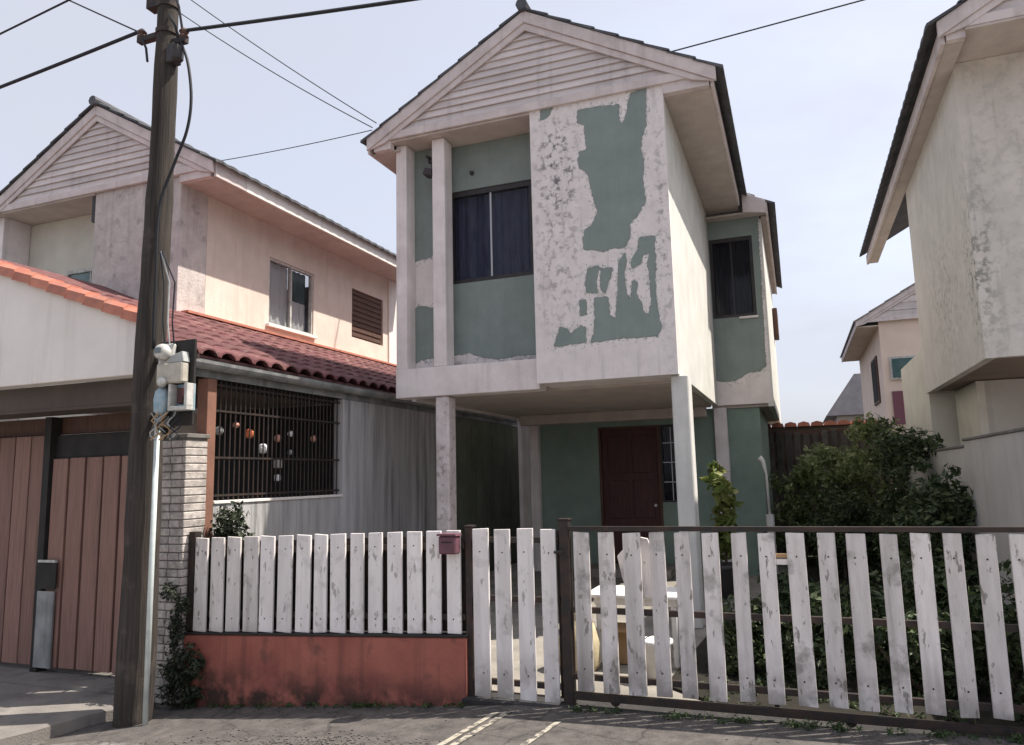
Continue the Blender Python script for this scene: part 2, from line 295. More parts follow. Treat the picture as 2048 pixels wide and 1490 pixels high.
class MB:
    def __init__(s): s.v = []; s.f = []
    def box(s, x0, x1, y0, y1, z0, z1):
        n = len(s.v)
        s.v += [(x0, y0, z0), (x1, y0, z0), (x1, y1, z0), (x0, y1, z0), (x0, y0, z1), (x1, y0, z1), (x1, y1, z1), (x0, y1, z1)]
        for q in ((0, 3, 2, 1), (4, 5, 6, 7), (0, 1, 5, 4), (1, 2, 6, 5), (2, 3, 7, 6), (3, 0, 4, 7)): s.f.append([n+i for i in q])
        return s
    def obox(s, c, ux, uy, uz):
        c = Vector(c); ux, uy, uz = Vector(ux), Vector(uy), Vector(uz); n = len(s.v)
        for dz in (-1, 1):
            for dx, dy in ((-1, -1), (1, -1), (1, 1), (-1, 1)): s.v.append(tuple(c+ux*dx+uy*dy+uz*dz))
        for q in ((0, 3, 2, 1), (4, 5, 6, 7), (0, 1, 5, 4), (1, 2, 6, 5), (2, 3, 7, 6), (3, 0, 4, 7)): s.f.append([n+i for i in q])
        return s
    def prism_xz(s, poly, y0, y1):           # poly of (x,z), extruded along y
        n = len(s.v); k = len(poly)
        a = sum(poly[i][0]*poly[(i+1) % k][1]-poly[(i+1) % k][0]*poly[i][1] for i in range(k))
        if a < 0: poly = poly[::-1]
        s.v += [(x, y0, z) for x, z in poly] + [(x, y1, z) for x, z in poly]
        s.f.append([n+i for i in range(k)]); s.f.append([n+k+i for i in range(k)][::-1])
        for i in range(k): j = (i+1) % k; s.f.append([n+i, n+k+i, n+k+j, n+j])
        return s
    def prism_xy(s, poly, z0, z1):
        n = len(s.v); k = len(poly)
        a = sum(poly[i][0]*poly[(i+1) % k][1]-poly[(i+1) % k][0]*poly[i][1] for i in range(k))
        if a < 0: poly = poly[::-1]
        s.v += [(x, y, z0) for x, y in poly] + [(x, y, z1) for x, y in poly]
        s.f.append([n+i for i in range(k)][::-1]); s.f.append([n+k+i for i in range(k)])
        for i in range(k): j = (i+1) % k; s.f.append([n+i, n+j, n+k+j, n+k+i])
        return s
    def tube(s, pts, r, n=8, cap=True):
        pts = [Vector(p) for p in pts]; rs = r if isinstance(r, (list, tuple)) else [r]*len(pts)
        base = len(s.v); prev = None
        for i, p in enumerate(pts):
            t = (pts[min(i+1, len(pts)-1)]-pts[max(i-1, 0)]).normalized()
            if prev is None:
                a = t.orthogonal().normalized()
            else:
                a = (prev-t*prev.dot(t)).normalized()
            prev = a; bq = t.cross(a)
            for k in range(n):
                an = 2*pi*k/n; s.v.append(tuple(p+(a*cos(an)+bq*sin(an))*rs[i]))
        for i in range(len(pts)-1):
            for k in range(n):
                k2 = (k+1) % n
                s.f.append([base+i*n+k, base+i*n+k2, base+(i+1)*n+k2, base+(i+1)*n+k])
        if cap:
            s.f.append([base+k for k in range(n)][::-1]); s.f.append([base+(len(pts)-1)*n+k for k in range(n)])
        return s
    def lathe(s, c, prof, n=14, axis='z'):
        base = len(s.v)
        for r, h in prof:
            for k in range(n):
                an = 2*pi*k/n; a, b2 = r*cos(an), r*sin(an)
                if axis == 'z': s.v.append((c[0]+a, c[1]+b2, c[2]+h))
                elif axis == 'y': s.v.append((c[0]+a, c[1]+h, c[2]+b2))
                else: s.v.append((c[0]+h, c[1]+a, c[2]+b2))
        for i in range(len(prof)-1):
            for k in range(n):
                k2 = (k+1) % n; s.f.append([base+i*n+k, base+i*n+k2, base+(i+1)*n+k2, base+(i+1)*n+k])
        s.f.append([base+k for k in range(n)][::-1]); s.f.append([base+(len(prof)-1)*n+k for k in range(n)])
        return s
    def build(s, name, mat, parent=None, bevel=0.0, smooth=False):
        off = wloc(parent) if parent is not None else Vector((0, 0, 0))
        me = bpy.data.meshes.new(name)
        me.from_pydata([(x-off.x, y-off.y, z-off.z) for x, y, z in s.v], [], s.f)
        bm = bmesh.new(); bm.from_mesh(me); bmesh.ops.recalc_face_normals(bm, faces=bm.faces); bm.to_mesh(me); bm.free()
        me.materials.append(MATS[mat])
        if smooth:
            for p in me.polygons: p.use_smooth = True
        me.update()
        o = bpy.data.objects.new(name, me); COL.objects.link(o)
        if parent is not None:
            o.parent = parent; ORIGIN[o.name] = off
        if bevel:
            md = o.modifiers.new('bevel', 'BEVEL'); md.width = bevel; md.segments = 1; md.limit_method = 'ANGLE'
        return o

def tag(o, label=None, cat=None, group=None, kind=None):
    if label: o['label'] = label
    if cat: o['category'] = cat
    if group: o['group'] = group
    if kind: o['kind'] = kind
    return o
def thing(name, loc, label, cat, group=None):
    o = bpy.data.objects.new(name, None); COL.objects.link(o); o.location = loc; o.empty_display_size = 0.2
    ORIGIN[o.name] = Vector(loc)
    return tag(o, label, cat, group)
def bx(name, mat, parent, *a, bevel=0.0):
    return MB().box(*a).build(name, mat, parent, bevel)
def struct(o): o['kind'] = 'structure'; return o

def sdist(px, pz, poly):
    """signed distance (positive inside) of points to a polygon"""
    n = len(poly); d = np.full(px.shape, 1e9); inside = np.zeros(px.shape, bool)
    for i in range(n):
        x0, z0 = poly[i]; x1, z1 = poly[(i+1) % n]
        ex, ez = x1-x0, z1-z0; l2 = ex*ex+ez*ez+1e-9
        t = np.clip(((px-x0)*ex+(pz-z0)*ez)/l2, 0, 1)
        d = np.minimum(d, np.hypot(px-x0-t*ex, pz-z0-t*ez))
        c = ((z0 > pz) != (z1 > pz)) & (px < (x1-x0)*(pz-z0)/(z1-z0+1e-12)+x0)
        inside ^= c
    return np.where(inside, d, -d)
def peel_wall(name, parent, x0, x1, z0, z1, y, polys, mouldfn=None, step=0.02, thick=0.06, hole=None, plane='xz', mat='peel'):
    nx = max(2, int((x1-x0)/step)); nz = max(2, int((z1-z0)/step))
    xs = np.linspace(x0, x1, nx+1); zs = np.linspace(z0, z1, nz+1)
    if hole:
        xs = np.sort(np.unique(np.concatenate([xs, [hole[0], hole[1]]]))); zs = np.sort(np.unique(np.concatenate([zs, [hole[2], hole[3]]])))
        nx = len(xs)-1; nz = len(zs)-1
    X, Z = np.meshgrid(xs, zs)
    d = np.full(X.shape, -1.0)
    for p in polys: d = np.maximum(d, sdist(X, Z, p))
    d = np.clip(d+0.012, -0.12, 0.12)
    mo = mouldfn(X, Z) if mouldfn else np.zeros(X.shape)
    off = wloc(parent)
    if plane == 'xz': v = [(float(a-off.x), y-off.y, float(b-off.z)) for a, b in zip(X.ravel(), Z.ravel())]
    else: v = [(y-off.x, float(a-off.y), float(b-off.z)) for a, b in zip(X.ravel(), Z.ravel())]
    w = nx+1; f = []
    for j in range(nz):
        zc = (zs[j]+zs[j+1])/2
        for i in range(nx):
            xc = (xs[i]+xs[i+1])/2
            if hole and hole[0] < xc < hole[1] and hole[2] < zc < hole[3]: continue
            f.append((j*w+i, j*w+i+1, (j+1)*w+i+1, (j+1)*w+i))
    me = bpy.data.meshes.new(name); me.from_pydata(v, [], f if plane == 'xz' else [q[::-1] for q in f]); me.materials.append(MATS[mat])
    a = me.attributes.new('peel', 'FLOAT', 'POINT'); a.data.foreach_set('value', d.ravel().astype(np.float32))
    a = me.attributes.new('mould', 'FLOAT', 'POINT'); a.data.foreach_set('value', np.asarray(mo).ravel().astype(np.float32))
    me.update()
    o = bpy.data.objects.new(name, me); COL.objects.link(o); o.parent = parent
    md = o.modifiers.new('solid', 'SOLIDIFY'); md.thickness = thick; md.offset = -1.0
    return o

def leaves(name, mat, parent, centers, radii, n, size, seed, squash=0.8, up=0.35):
    """leaf-sized folded quads scattered through clumps"""
    r = np.random.RandomState(seed)
    c = np.array(centers, float); rad = np.array(radii, float)
    w = rad**2; w /= w.sum()
    idx = r.choice(len(c), n, p=w)
    u = r.normal(size=(n, 3)); u /= np.linalg.norm(u, axis=1)[:, None]
    t = r.rand(n)**0.45
    p = c[idx]+u*(rad[idx]*t)[:, None]*np.array([1, 1, squash])
    nrm = u*0.7+r.normal(size=(n, 3))*0.7+np.array([0, 0, up]); nrm /= np.linalg.norm(nrm, axis=1)[:, None]
    a = np.cross(nrm, r.normal(size=(n, 3))); a /= np.linalg.norm(a, axis=1)[:, None]
    b = np.cross(nrm, a)
    s = size*(0.35+1.3*r.rand(n)**1.6)
    L = a*s[:, None]; Wd = b*(s*0.42)[:, None]; fold = nrm*(s*0.12)[:, None]
    v = np.stack([p-L, p+Wd+fold, p+L, p-Wd+fold], axis=1).reshape(-1, 3)
    off = np.array(wloc(parent)) if parent is not None else np.zeros(3)
    v = v-off
    me = bpy.data.meshes.new(name)
    f = np.arange(n*4).reshape(-1, 4)
    tris = np.concatenate([f[:, [0, 1, 2]], f[:, [0, 2, 3]]])
    me.from_pydata(v.tolist(), [], tris.tolist()); me.materials.append(MATS[mat])
    tone = np.clip(0.5+0.28*r.normal(size=n)+0.25*(r.rand(len(c))[idx]-0.5), 0, 1)
    at = me.attributes.new('tone', 'FLOAT', 'POINT'); at.data.foreach_set('value', np.repeat(tone, 4).astype(np.float32))
    me.update()
    o = bpy.data.objects.new(name, me); COL.objects.link(o)
    if parent is not None: o.parent = parent
    return o

# ------------------------------------------------------------------ ground
def street_z(x):
    if x < -2: return -0.03+max((x+2)*0.085, -0.33)
    return -0.03+min((x+2)*0.02, 0.10)
def sheet(name, mat, xs, ys, zf, y_slope=None):
    v = [(x, y, zf(x, y)) for y in ys for x in xs]; w = len(xs)
    f = [(j*w+i, j*w+i+1, (j+1)*w+i+1, (j+1)*w+i) for j in range(len(ys)-1) for i in range(w-1)]
    me = bpy.data.meshes.new(name); me.from_pydata(v, [], f); me.materials.append(MATS[mat]); me.update()
    o = bpy.data.objects.new(name, me); COL.objects.link(o); return o
XS = [-400, -120, -60, -30, -18, -12, -9, -7.5, -6.8, -6.2, -5.88, -5.5, -5, -4.5, -4, -3.5, -3, -2.5, -2, -1, 0, 1, 2, 3, 5, 8, 12, 20, 40, 100, 400]
struct(sheet('ground', 'soil', XS, [-400, -60, -20, -8, 0, 5, 20, 40, 100, 600], lambda x, y: street_z(x)-0.10))
road = struct(sheet('road', 'carriageway', XS, [-9, -3, 0, 2, 3, 4, 4.6, 5.26], lambda x, y: street_z(x)+0.002*math.sin(x*5+y*7)))
struct(MB().box(-5.06, 1.78, 5.46, 20, -0.7, 0.0).build('yard', 'concrete_yard'))
struct(MB().box(-2.45, 1.78, 5.262, 5.458, -0.7, -0.012).build('gate_sill', 'asphalt', None, 0.01))
struct(MB().prism_xy([(-1.05, 5.9), (-0.6, 5.5), (1.70, 5.5), (1.70, 19.9), (-0.25, 19.9), (-0.25, 12.2), (-0.9, 8.5)], -0.05, 0.02).build('garden_bed', 'soil'))  # dark bed added so ground behind the gate looks shaded
struct(MB().box(-14, -5.40, 5.2, 20, -0.9, -0.20).build('neighbour_yard', 'concrete_apron'))
struct(MB().box(1.95, 16, 5.3, 20, -0.5, 0.30).build('right_yard', 'concrete_yard'))
# apron in front of the brown gate, with a rounded kerb corner
ap = [(-14, 5.19), (-5.5, 5.19), (-5.44, 4.95), (-5.55, 4.75), (-5.62, 4.3), (-5.75, 3.9), (-6.0, 3.4), (-6.3, 2.6), (-14, 2.6)]
struct(MB().prism_xy(ap, -0.7, -0.225).build('apron', 'concrete_apron', None, 0.02))
# painted lines on the street
def line(pts):
    m = MB(); z = [street_z(p[0])+0.006 for p in pts]
    m.v = [(p[0], p[1], zz) for p, zz in zip(pts, z)]; m.f = [[0, 1, 2, 3]]
    return m.build('painted_line', 'paint_line', road)
line([(-2.285, 4.0), (-2.235, 4.0), (-2.075, 5.08), (-2.125, 5.06)])
line([(-2.20, 4.0), (-2.15, 4.0), (-1.985, 5.10), (-2.035, 5.09)])
line([(-1.78, 4.0), (-1.73, 4.0), (-1.585, 4.96), (-1.625, 4.95)])
# light grit along the street
gm = MB()
for i in range(700):
    x = RNG.gauss(-3.3, 0.5); y = RNG.gauss(4.35, 0.13); s_ = RNG.uniform(0.003, 0.009)
    z = street_z(x)+s_*0.3
    gm.obox((x, y, z), (s_, RNG.uniform(-.4, .4)*s_, 0), (-RNG.uniform(0, .5)*s_, s_*RNG.uniform(.6, 1.2), 0), (0, 0, s_*0.5))
for i in range(500):
    x = RNG.uniform(-5, 1.6); y = 5.22-abs(RNG.gauss(0, 0.12)); s_ = RNG.uniform(0.003, 0.008)
    gm.obox((x, y, street_z(x)+s_*0.3), (s_, RNG.uniform(-.4, .4)*s_, 0), (-RNG.uniform(0, .5)*s_, s_, 0), (0, 0, s_*0.5))
tag(gm.build('street_grit', 'gravel'), 'pale grit and pebbles scattered over the dark street', 'gravel', kind='stuff')

# ------------------------------------------------------------------ roofs
def tile_strip(name, mat, parent, xa, za, xb, zb, y0, y1, lip=0.035, period=0.24, amp=0.022):
    """one course of tiles running along y, lower edge at (xa,za), upper at (xb,zb)"""
    n = max(4, int((y1-y0)/0.04)); m = MB()
    for i in range(n+1):
        y = y0+(y1-y0)*i/n; w = amp*abs(sin(pi*(y-y0)/period))
        m.v += [(xa, y, za+w+lip), (xb, y, zb+w+lip*0.4), (xa, y, za+w*0.6), (xb, y, zb-0.01)]
    for i in range(n):
        a = i*4; b = a+4
        m.f += [[a, a+1, b+1, b], [a+2, b+2, b+3, a+3], [a, b, b+2, a+2], [a+1, a+3, b+3, b+1]]
    m.f += [[0, 2, 3, 1], [n*4, n*4+1, n*4+3, n*4+2]]
    return m.build(name, mat, parent)
def roof_slope(parent, xe, ze, xr, zr, y0, y1, courses, mat, amp=0.022):
    dx, dz = (xr-xe)/courses, (zr-ze)/courses
    for k in range(courses):
        tile_strip('tile_course', mat, parent, xe+dx*k-dx*0.12, ze+dz*k-dz*0.12+0.004*k, xe+dx*(k+1), ze+dz*(k+1)+0.004*k, y0, y1, amp=amp)

def gable_end(parent, cx, zr, half, ze, y0, zb, boards=9, side='both', msid='siding', mrake='rake', x_lo=None, x_hi=None, zs=5.84):
    """rake boards, inner trim, base trim and clapboards of a gable in the plane y0"""
    m_ = (zr-ze)/half
    for sgn in (-1, 1):
        xe = cx+sgn*half
        MB().prism_xz([(cx, zr), (xe, ze), (xe, ze-0.17), (cx, zr-0.15)], y0-0.050, y0-0.012).build('rake_board', mrake, parent, 0.004)
        xi = cx+sgn*(half-0.02)
        MB().prism_xz([(cx, zr-0.152), (xi, ze-0.172+0.02*m_), (xi-sgn*0.24, ze-0.172+0.24*m_-0.06), (cx, zr-0.245)], y0-0.030, y0-0.006).build('rake_trim', mrake, parent, 0.003)
        if x_lo is not None:      # closes the eave between gable and soffit
            xw = x_lo if sgn < 0 else x_hi
            MB().prism_xz([(xw, zs), (xe-sgn*0.08, zs), (xe-sgn*0.08, ze-0.10), (xw, zb+0.12)], y0+0.004, y0+0.094).build('eave_return', mrake, parent)
    hb = (zr-0.15-(zb+0.10))/m_
    MB().prism_xz([(cx-hb-0.16, zb), (cx+hb+0.16, zb), (cx+hb, zb+0.10), (cx-hb, zb+0.10)], y0-0.020, y0+0.03).build('base_trim', mrake, parent, 0.004)
    z = zb+0.102; top = zr-0.245; h = (top-z)/boards
    for k in range(boards):
        z0, z1 = z+k*h, z+(k+1)*h-0.004
        w0 = (zr-0.18-z0)/m_; w1 = max((zr-0.18-z1)/m_, 0.02)
        q = MB()
        t = RNG.uniform(-0.003, 0.003)
        q.v = [(cx-w0, y0-0.004+t, z0), (cx+w0, y0-0.004+t, z0), (cx+w1, y0+0.020, z1), (cx-w1, y0+0.020, z1),
               (cx-w0, y0+0.035, z0), (cx+w0, y0+0.035, z0), (cx+w1, y0+0.035, z1), (cx-w1, y0+0.035, z1)]
        q.f = [[0, 1, 2, 3], [5, 4, 7, 6], [0, 4, 5, 1], [3, 2, 6, 7], [0, 3, 7, 4], [1, 5, 6, 2]]
        q.build('gable_board', msid, parent)
    MB().prism_xz([(cx-half+0.30, ze-0.02), (cx+half-0.30, ze-0.02), (cx, zr-0.1)], y0+0.036, y0+0.10).build('gable_backing', 'soffit', parent)

# ------------------------------------------------------------------ main house
H = thing('peeling_house', (-2.74, 8.0, 0), 'two-storey gabled house with peeling green and white paint behind the white slat gates', 'house')
CX, ZR, HALF, ZE = -2.74, 7.25, 2.21, 6.02
gable_end(H, CX, ZR, HALF, ZE, 7.98, 5.955, 10, x_lo=-4.62, x_hi=-1.12, zs=5.84)
rf = MB().prism_xz([(CX-HALF, ZE+0.005), (CX, ZR+0.005), (CX+HALF, ZE+0.005), (CX, ZR+0.03)], 7.94, 12.05).build('roof', 'roof_tile_dark', H)
roof_slope(rf, CX+HALF+0.05, ZE-0.035, CX, ZR-0.01, 7.915, 12.05, 8, 'roof_tile_dark')
roof_slope(rf, CX-HALF-0.05, ZE-0.035, CX, ZR-0.01, 7.915, 18.0, 8, 'roof_tile_dark')
roof_slope(rf, -0.07, 5.80, CX, ZR+0.01, 12.06, 18.0, 9, 'roof_tile_dark')
MB().tube([(CX, 7.86, ZR+0.05), (CX, 18.0, ZR+0.05)], 0.075, 8).build('ridge_cap', 'roof_tile_dark', rf)
# eaves: soffits and fascias
bx('soffit', 'soffit', H, -1.118, -0.602, 8.075, 12.27, 5.835, 5.86)
bx('fascia', 'rake', H, -0.60, -0.57, 8.0, 12.03, 5.83, 5.995, bevel=0.004)
bx('soffit', 'soffit', H, -4.93, -4.552, 8.075, 17.9, 5.835, 5.86)
bx('fascia', 'rake', H, -4.968, -4.932, 7.99, 17.9, 5.83, 6.03, bevel=0.004)
bx('soffit', 'soffit', H, -4.618, -2.722, 7.995, 8.60, 5.925, 5.95)
# wing eave (further back, wider)
MB().prism_xz([(-0.53, 6.06), (-0.18, 5.87), (-0.18, 5.66), (-0.53, 5.72)], 12.032, 12.075).build('rake_board', 'rake', H, 0.004)
bx('soffit', 'soffit', H, -1.118, -0.20, 12.077, 12.283, 5.70, 5.73)
bx('soffit', 'soffit', H, -0.268, -0.19, 12.287, 17.9, 5.66, 5.69)
bx('fascia', 'rake', H, -0.188, -0.155, 12.077, 17.9, 5.64, 5.86, bevel=0.004)
# right block: front panel with peeling paint, lit side wall
PANEL=[ [(-2.11, 5.85), (-1.84, 5.84), (-1.64, 5.82), (-1.64, 5.64), (-1.61, 5.57), (-1.57, 5.61), (-1.52, 5.76), (-1.48, 5.93), (-1.32, 5.95), (-1.33, 5.68), (-1.34, 5.49), (-1.39, 5.37), (-1.41, 5.24), (-1.38, 5.11), (-1.4, 4.94), (-1.4, 4.78), (-1.38, 4.63), (-1.46, 4.51), (-1.49, 4.47), (-1.58, 4.38), (-1.57, 4.26), (-1.62, 4.14), (-1.69, 4.13), (-1.8, 4.14), (-1.87, 4.12), (-2.1, 4.17), (-2.1, 4.29), (-2.08, 4.38), (-2.0, 4.43), (-1.93, 4.54), (-1.92, 4.54), (-1.96, 4.76), (-2.0, 4.93), (-2.01, 5.05), (-2.12, 5.15), (-2.13, 5.24), (-2.11, 5.33), (-2.02, 5.35), (-2.03, 5.49), (-2.04, 5.66), (-2.12, 5.71)],
 [(-2.57, 5.96), (-2.44, 5.96), (-2.48, 5.86), (-2.57, 5.83)],
 [(-2.0, 3.57), (-1.86, 3.56), (-1.84, 3.35), (-1.77, 3.32), (-1.74, 3.54), (-1.72, 3.72), (-1.7, 3.97), (-1.64, 4.04), (-1.63, 3.96), (-1.66, 3.86), (-1.66, 3.69), (-1.62, 3.52), (-1.59, 3.53), (-1.56, 3.72), (-1.52, 3.7), (-1.54, 3.57), (-1.49, 3.48), (-1.48, 3.37), (-1.4, 3.29), (-1.36, 3.44), (-1.36, 3.65), (-1.38, 3.87), (-1.36, 4.03), (-1.31, 4.02), (-1.32, 3.76), (-1.32, 3.44), (-1.28, 3.17), (-1.33, 3.09), (-1.7, 3.1), (-2.06, 3.08), (-2.01, 3.21)],
 [(-2.07, 3.93), (-1.95, 3.94), (-1.99, 3.73), (-1.97, 3.64), (-2.08, 3.65), (-2.1, 3.74)],
 [(-1.91, 3.91), (-1.79, 3.9), (-1.83, 3.77), (-1.89, 3.63), (-1.92, 3.72)],
 [(-1.46, 4.2), (-1.3, 4.2), (-1.31, 4.05), (-1.44, 4.01), (-1.47, 3.92), (-1.57, 3.87), (-1.55, 3.98), (-1.47, 4.1)],
 [(-2.49, 3.07), (-2.42, 3.27), (-2.34, 3.25), (-2.3, 3.18), (-2.18, 3.27), (-2.12, 3.24), (-2.13, 3.09), (-2.35, 3.08)],
 [(-2.17, 3.57), (-2.11, 3.55), (-2.11, 3.41), (-2.17, 3.4)] ]
def mould_panel(X, Z):
    a = np.exp(-((X+2.36)/0.16)**2-((Z-5.25)/0.42)**2)+0.55*np.exp(-((X+2.42)/0.26)**4-((Z-4.6)/1.35)**4)
    b = 0.7*np.exp(-((X+1.19)/0.07)**2-((Z-4.3)/1.3)**2)
    return np.clip(a*1.1+b, 0, 1)
peel_wall('front_panel', H, -2.72, -1.12, 2.652, 5.985, 8.0, PANEL, mould_panel)
bx('panel_body', 'plaster', H, -2.719, -1.22, 8.062, 8.62, 2.66, 6.0)
bx('side_wall', 'plaster_sun', H, -1.218, -1.121, 8.062, 12.30, 2.655, 6.0, bevel=0.004)
# left half: recessed window bay and narrow panel, corner post and pilaster
REC = [[(-4.1, 6.34), (-2.6, 6.29), (-2.6, 3.07), (-3.12, 3.08), (-3.37, 3.06), (-3.56, 3.09), (-3.75, 3.17), (-3.95, 3.15), (-4.06, 3.12), (-4.14, 3.12)]]
NAR = [[(-4.8, 6.12), (-4.0, 6.09), (-4.05, 4.54), (-4.3, 4.44), (-4.41, 4.44), (-4.51, 4.41), (-4.55, 4.61), (-4.58, 4.82), (-4.58, 4.84), (-4.6, 5.11), (-4.63, 5.38), (-4.8, 5.78)], [(-4.59, 3.71), (-4.44, 3.8), (-4.1, 3.74), (-4.1, 3.12), (-4.39, 3.12), (-4.45, 3.09), (-4.59, 3.09)]]
peel_wall('recessed_wall', H, -4.15, -2.722, 2.70, 5.92, 8.45, REC, lambda X, Z: 0.6*np.exp(-((Z-3.0)/0.07)**2), hole=(-4.03, -2.86, 4.07, 5.31))
peel_wall('narrow_panel', H, -4.545, -4.152, 2.70, 5.92, 8.36, NAR)
bx('corner_post', 'plaster', H, -4.62, -4.47, 8.12, 8.355, 2.962, 5.92, bevel=0.006)
bx('pilaster', 'plaster', H, -4.10, -3.925, 8.12, 8.355, 2.962, 5.92, bevel=0.01)
bx('pilaster_return', 'plaster', H, -4.10, -3.99, 8.357, 8.445, 2.71, 5.92)
bx('front_beam', 'plaster', H, -4.62, -2.724, 8.105, 8.352, 2.60, 2.96, bevel=0.006)
bx('left_wall', 'plaster', H, -4.62, -4.55, 8.52, 12.45, 2.60, 5.82)
bx('left_wall', 'plaster', H, -4.62, -4.55, 12.452, 17.9, 0, 5.82)
bx('floor_slab', 'soffit', H, -4.545, -1.225, 8.63, 12.28, 2.632, 2.76)
bx('slab_edge', 'soffit', H, -4.53, -2.73, 8.36, 8.44, 2.635, 2.695)
bx('edge_beam', 'soffit', H, -4.40, -1.30, 11.95, 12.265, 2.47, 2.629, bevel=0.005)
bx('upper_back_wall', 'plaster', H, -4.54, -1.23, 12.30, 12.38, 2.77, 5.9)
bx('ceiling', 'soffit', H, -4.54, -1.23, 8.63, 12.29, 5.80, 5.83)
# window in the recess
def window(parent, x0, x1, y, z0, z1, frame, glass, back, panes=2, fr=0.055, mull='alu', depth=0.07, sill=None, backy=0.12):
    w = bpy.data.objects.new('window', None); COL.objects.link(w); w.parent = parent; ORIGIN[w.name] = wloc(parent)
    MB().box(x0, x1, y, y+depth, z1-fr*1.3, z1).box(x0, x1, y, y+depth, z0, z0+fr).box(x0, x0+fr, y, y+depth, z0+fr, z1-fr*1.3).box(x1-fr, x1, y, y+depth, z0+fr, z1-fr*1.3).build('frame', frame, w)
    iw = (x1-x0-2*fr)/panes
    for k in range(panes):
        a = x0+fr+iw*k
        bx('pane', glass, w, a+0.012, a+iw-0.012, y+0.03, y+0.036, z0+fr, z1-fr*1.3)
        if k: bx('mullion', mull, w, a-0.012, a+0.012, y+0.012, y+0.05, z0+fr, z1-fr*1.3)
    if back: # curtain with folds; in dark_room it paints an unlit interior
        q = MB(); n = 60
        for i in range(n+1):
            xx = x0+(x1-x0)*i/n; yy = y+backy+0.02*sin(i*0.9)+0.008*sin(i*2.3)
            q.v += [(xx, yy, z0), (xx, yy, z1)]
        q.f = [[2*i, 2*i+2, 2*i+3, 2*i+1] for i in range(n)]
        q.build('curtain_backing', back, w)
    return w
window(H, -4.03, -2.86, 8.47, 4.07, 5.31, 'dark_frame', 'glass', 'curtain_backing', 2)
# wing
WING = [[(-1.26, 5.95), (-0.32, 5.95), (-0.36, 3.25), (-0.45, 3.17), (-0.64, 3.16), (-0.79, 3.06), (-0.99, 3.04), (-1.14, 3.07), (-1.38, 3.09)]]
peel_wall('wing_wall', H, -1.12, -0.30, 2.655, 5.698, 12.285, WING, hole=(-1.11, -0.43, 4.07, 5.40), step=0.025)
bx('wing_side', 'plaster_sun', H, -0.36, -0.27, 12.288, 17.9, 2.60, 5.655, bevel=0.004)
window(H, -1.11, -0.43, 12.30, 4.07, 5.40, 'dark_frame', 'glass', 'dark_room', 2, fr=0.05, mull='dark_frame')
bx('window_sill', 'plaster', H, -0.70, -0.41, 12.24, 12.283, 4.03, 4.065, bevel=0.004)
bx('wing_slab', 'soffit', H, -1.22, -0.365, 12.36, 17.8, 2.61, 2.70)
# side window box on the wing
hood = MB().box(-0.268, -0.17, 16.4, 17.2, 4.45, 5.02).build('window_box', 'brown_wood', H, 0.01)
# ground floor
W12 = 12.40
def gwall(x0, x1, z0, z1): bx('ground_floor_wall', 'green_shade_paint', H, x0, x1, W12, W12+0.12, z0, z1)
gwall(-4.36, -3.14, 0, 2.625); gwall(-3.14, -1.72, 2.40, 2.625); gwall(-2.10, -1.72, 0, 1.13); gwall(-1.72, -1.20, 0, 2.625)
gwall(-1.0, -0.50, 0, 2.625)
d = MB().box(-3.10, -2.14, W12+0.05, W12+0.09, 0.03, 2.36).build('door', 'door_maroon', H, 0.004)
for z0, z1 in ((0.15, 0.75), (0.87, 1.5), (1.62, 2.24)):
    for x0, x1 in ((-3.0, -2.66), (-2.58, -2.24)):
        bx('door_panel', 'door_maroon', d, x0, x1, W12+0.035, W12+0.049, z0, z1, bevel=0.01)
MB().tube([(-2.22, W12+0.01, 1.08), (-2.22, W12+0.05, 1.08)], 0.025, 8).build('handle', 'alu', d)
MB().box(-3.14, -3.10, W12-0.01, W12+0.11, 0, 2.40).box(-2.14, -2.10, W12-0.01, W12+0.11, 0, 2.40).box(-3.10, -2.14, W12-0.01, W12+0.11, 2.36, 2.40).build('door_frame', 'brown_wood', H)
w = window(H, -2.10, -1.72, W12+0.02, 1.13, 2.40, 'dark_frame', 'glass', 'dark_room', 1, fr=0.03)
for z in (1.45, 1.77, 2.09): bx('glazing_bar', 'alu', w, -2.07, -1.75, W12+0.03, W12+0.045, z, z+0.014)
bx('glazing_bar', 'alu', w, -1.935, -1.921, W12+0.046, W12+0.052, 1.16, 2.37)
bx('corner_pillar', 'plaster', H, -4.34, -4.18, 12.27, 12.395, 0, 2.62, bevel=0.008)
bx('corner_pillar', 'plaster', H, -1.20, -1.0, 12.30, 12.52, 0, 2.62, bevel=0.008)
bx('ground_side_wall', 'green_shade_paint', H, -0.60, -0.50, 12.525, 17.8, 0, 2.60)
bx('step', 'concrete_yard', H, -3.3, -1.9, 11.6, 12.39, 0.002, 0.14, bevel=0.01)
c1 = bx('column', 'pillar_rough', H, -4.09, -3.91, 8.13, 8.35, 0, 2.598, bevel=0.02)
c2 = bx('column', 'plaster_sun', H, -1.22, -1.035, 8.10, 8.38, 0, 2.651, bevel=0.012)
# near-black partition added inside: the room's darkness is put into its colour
bx('dark_inner_wall', 'dark_room', H, -4.5, -1.25, 9.6, 9.65, 2.8, 5.79)

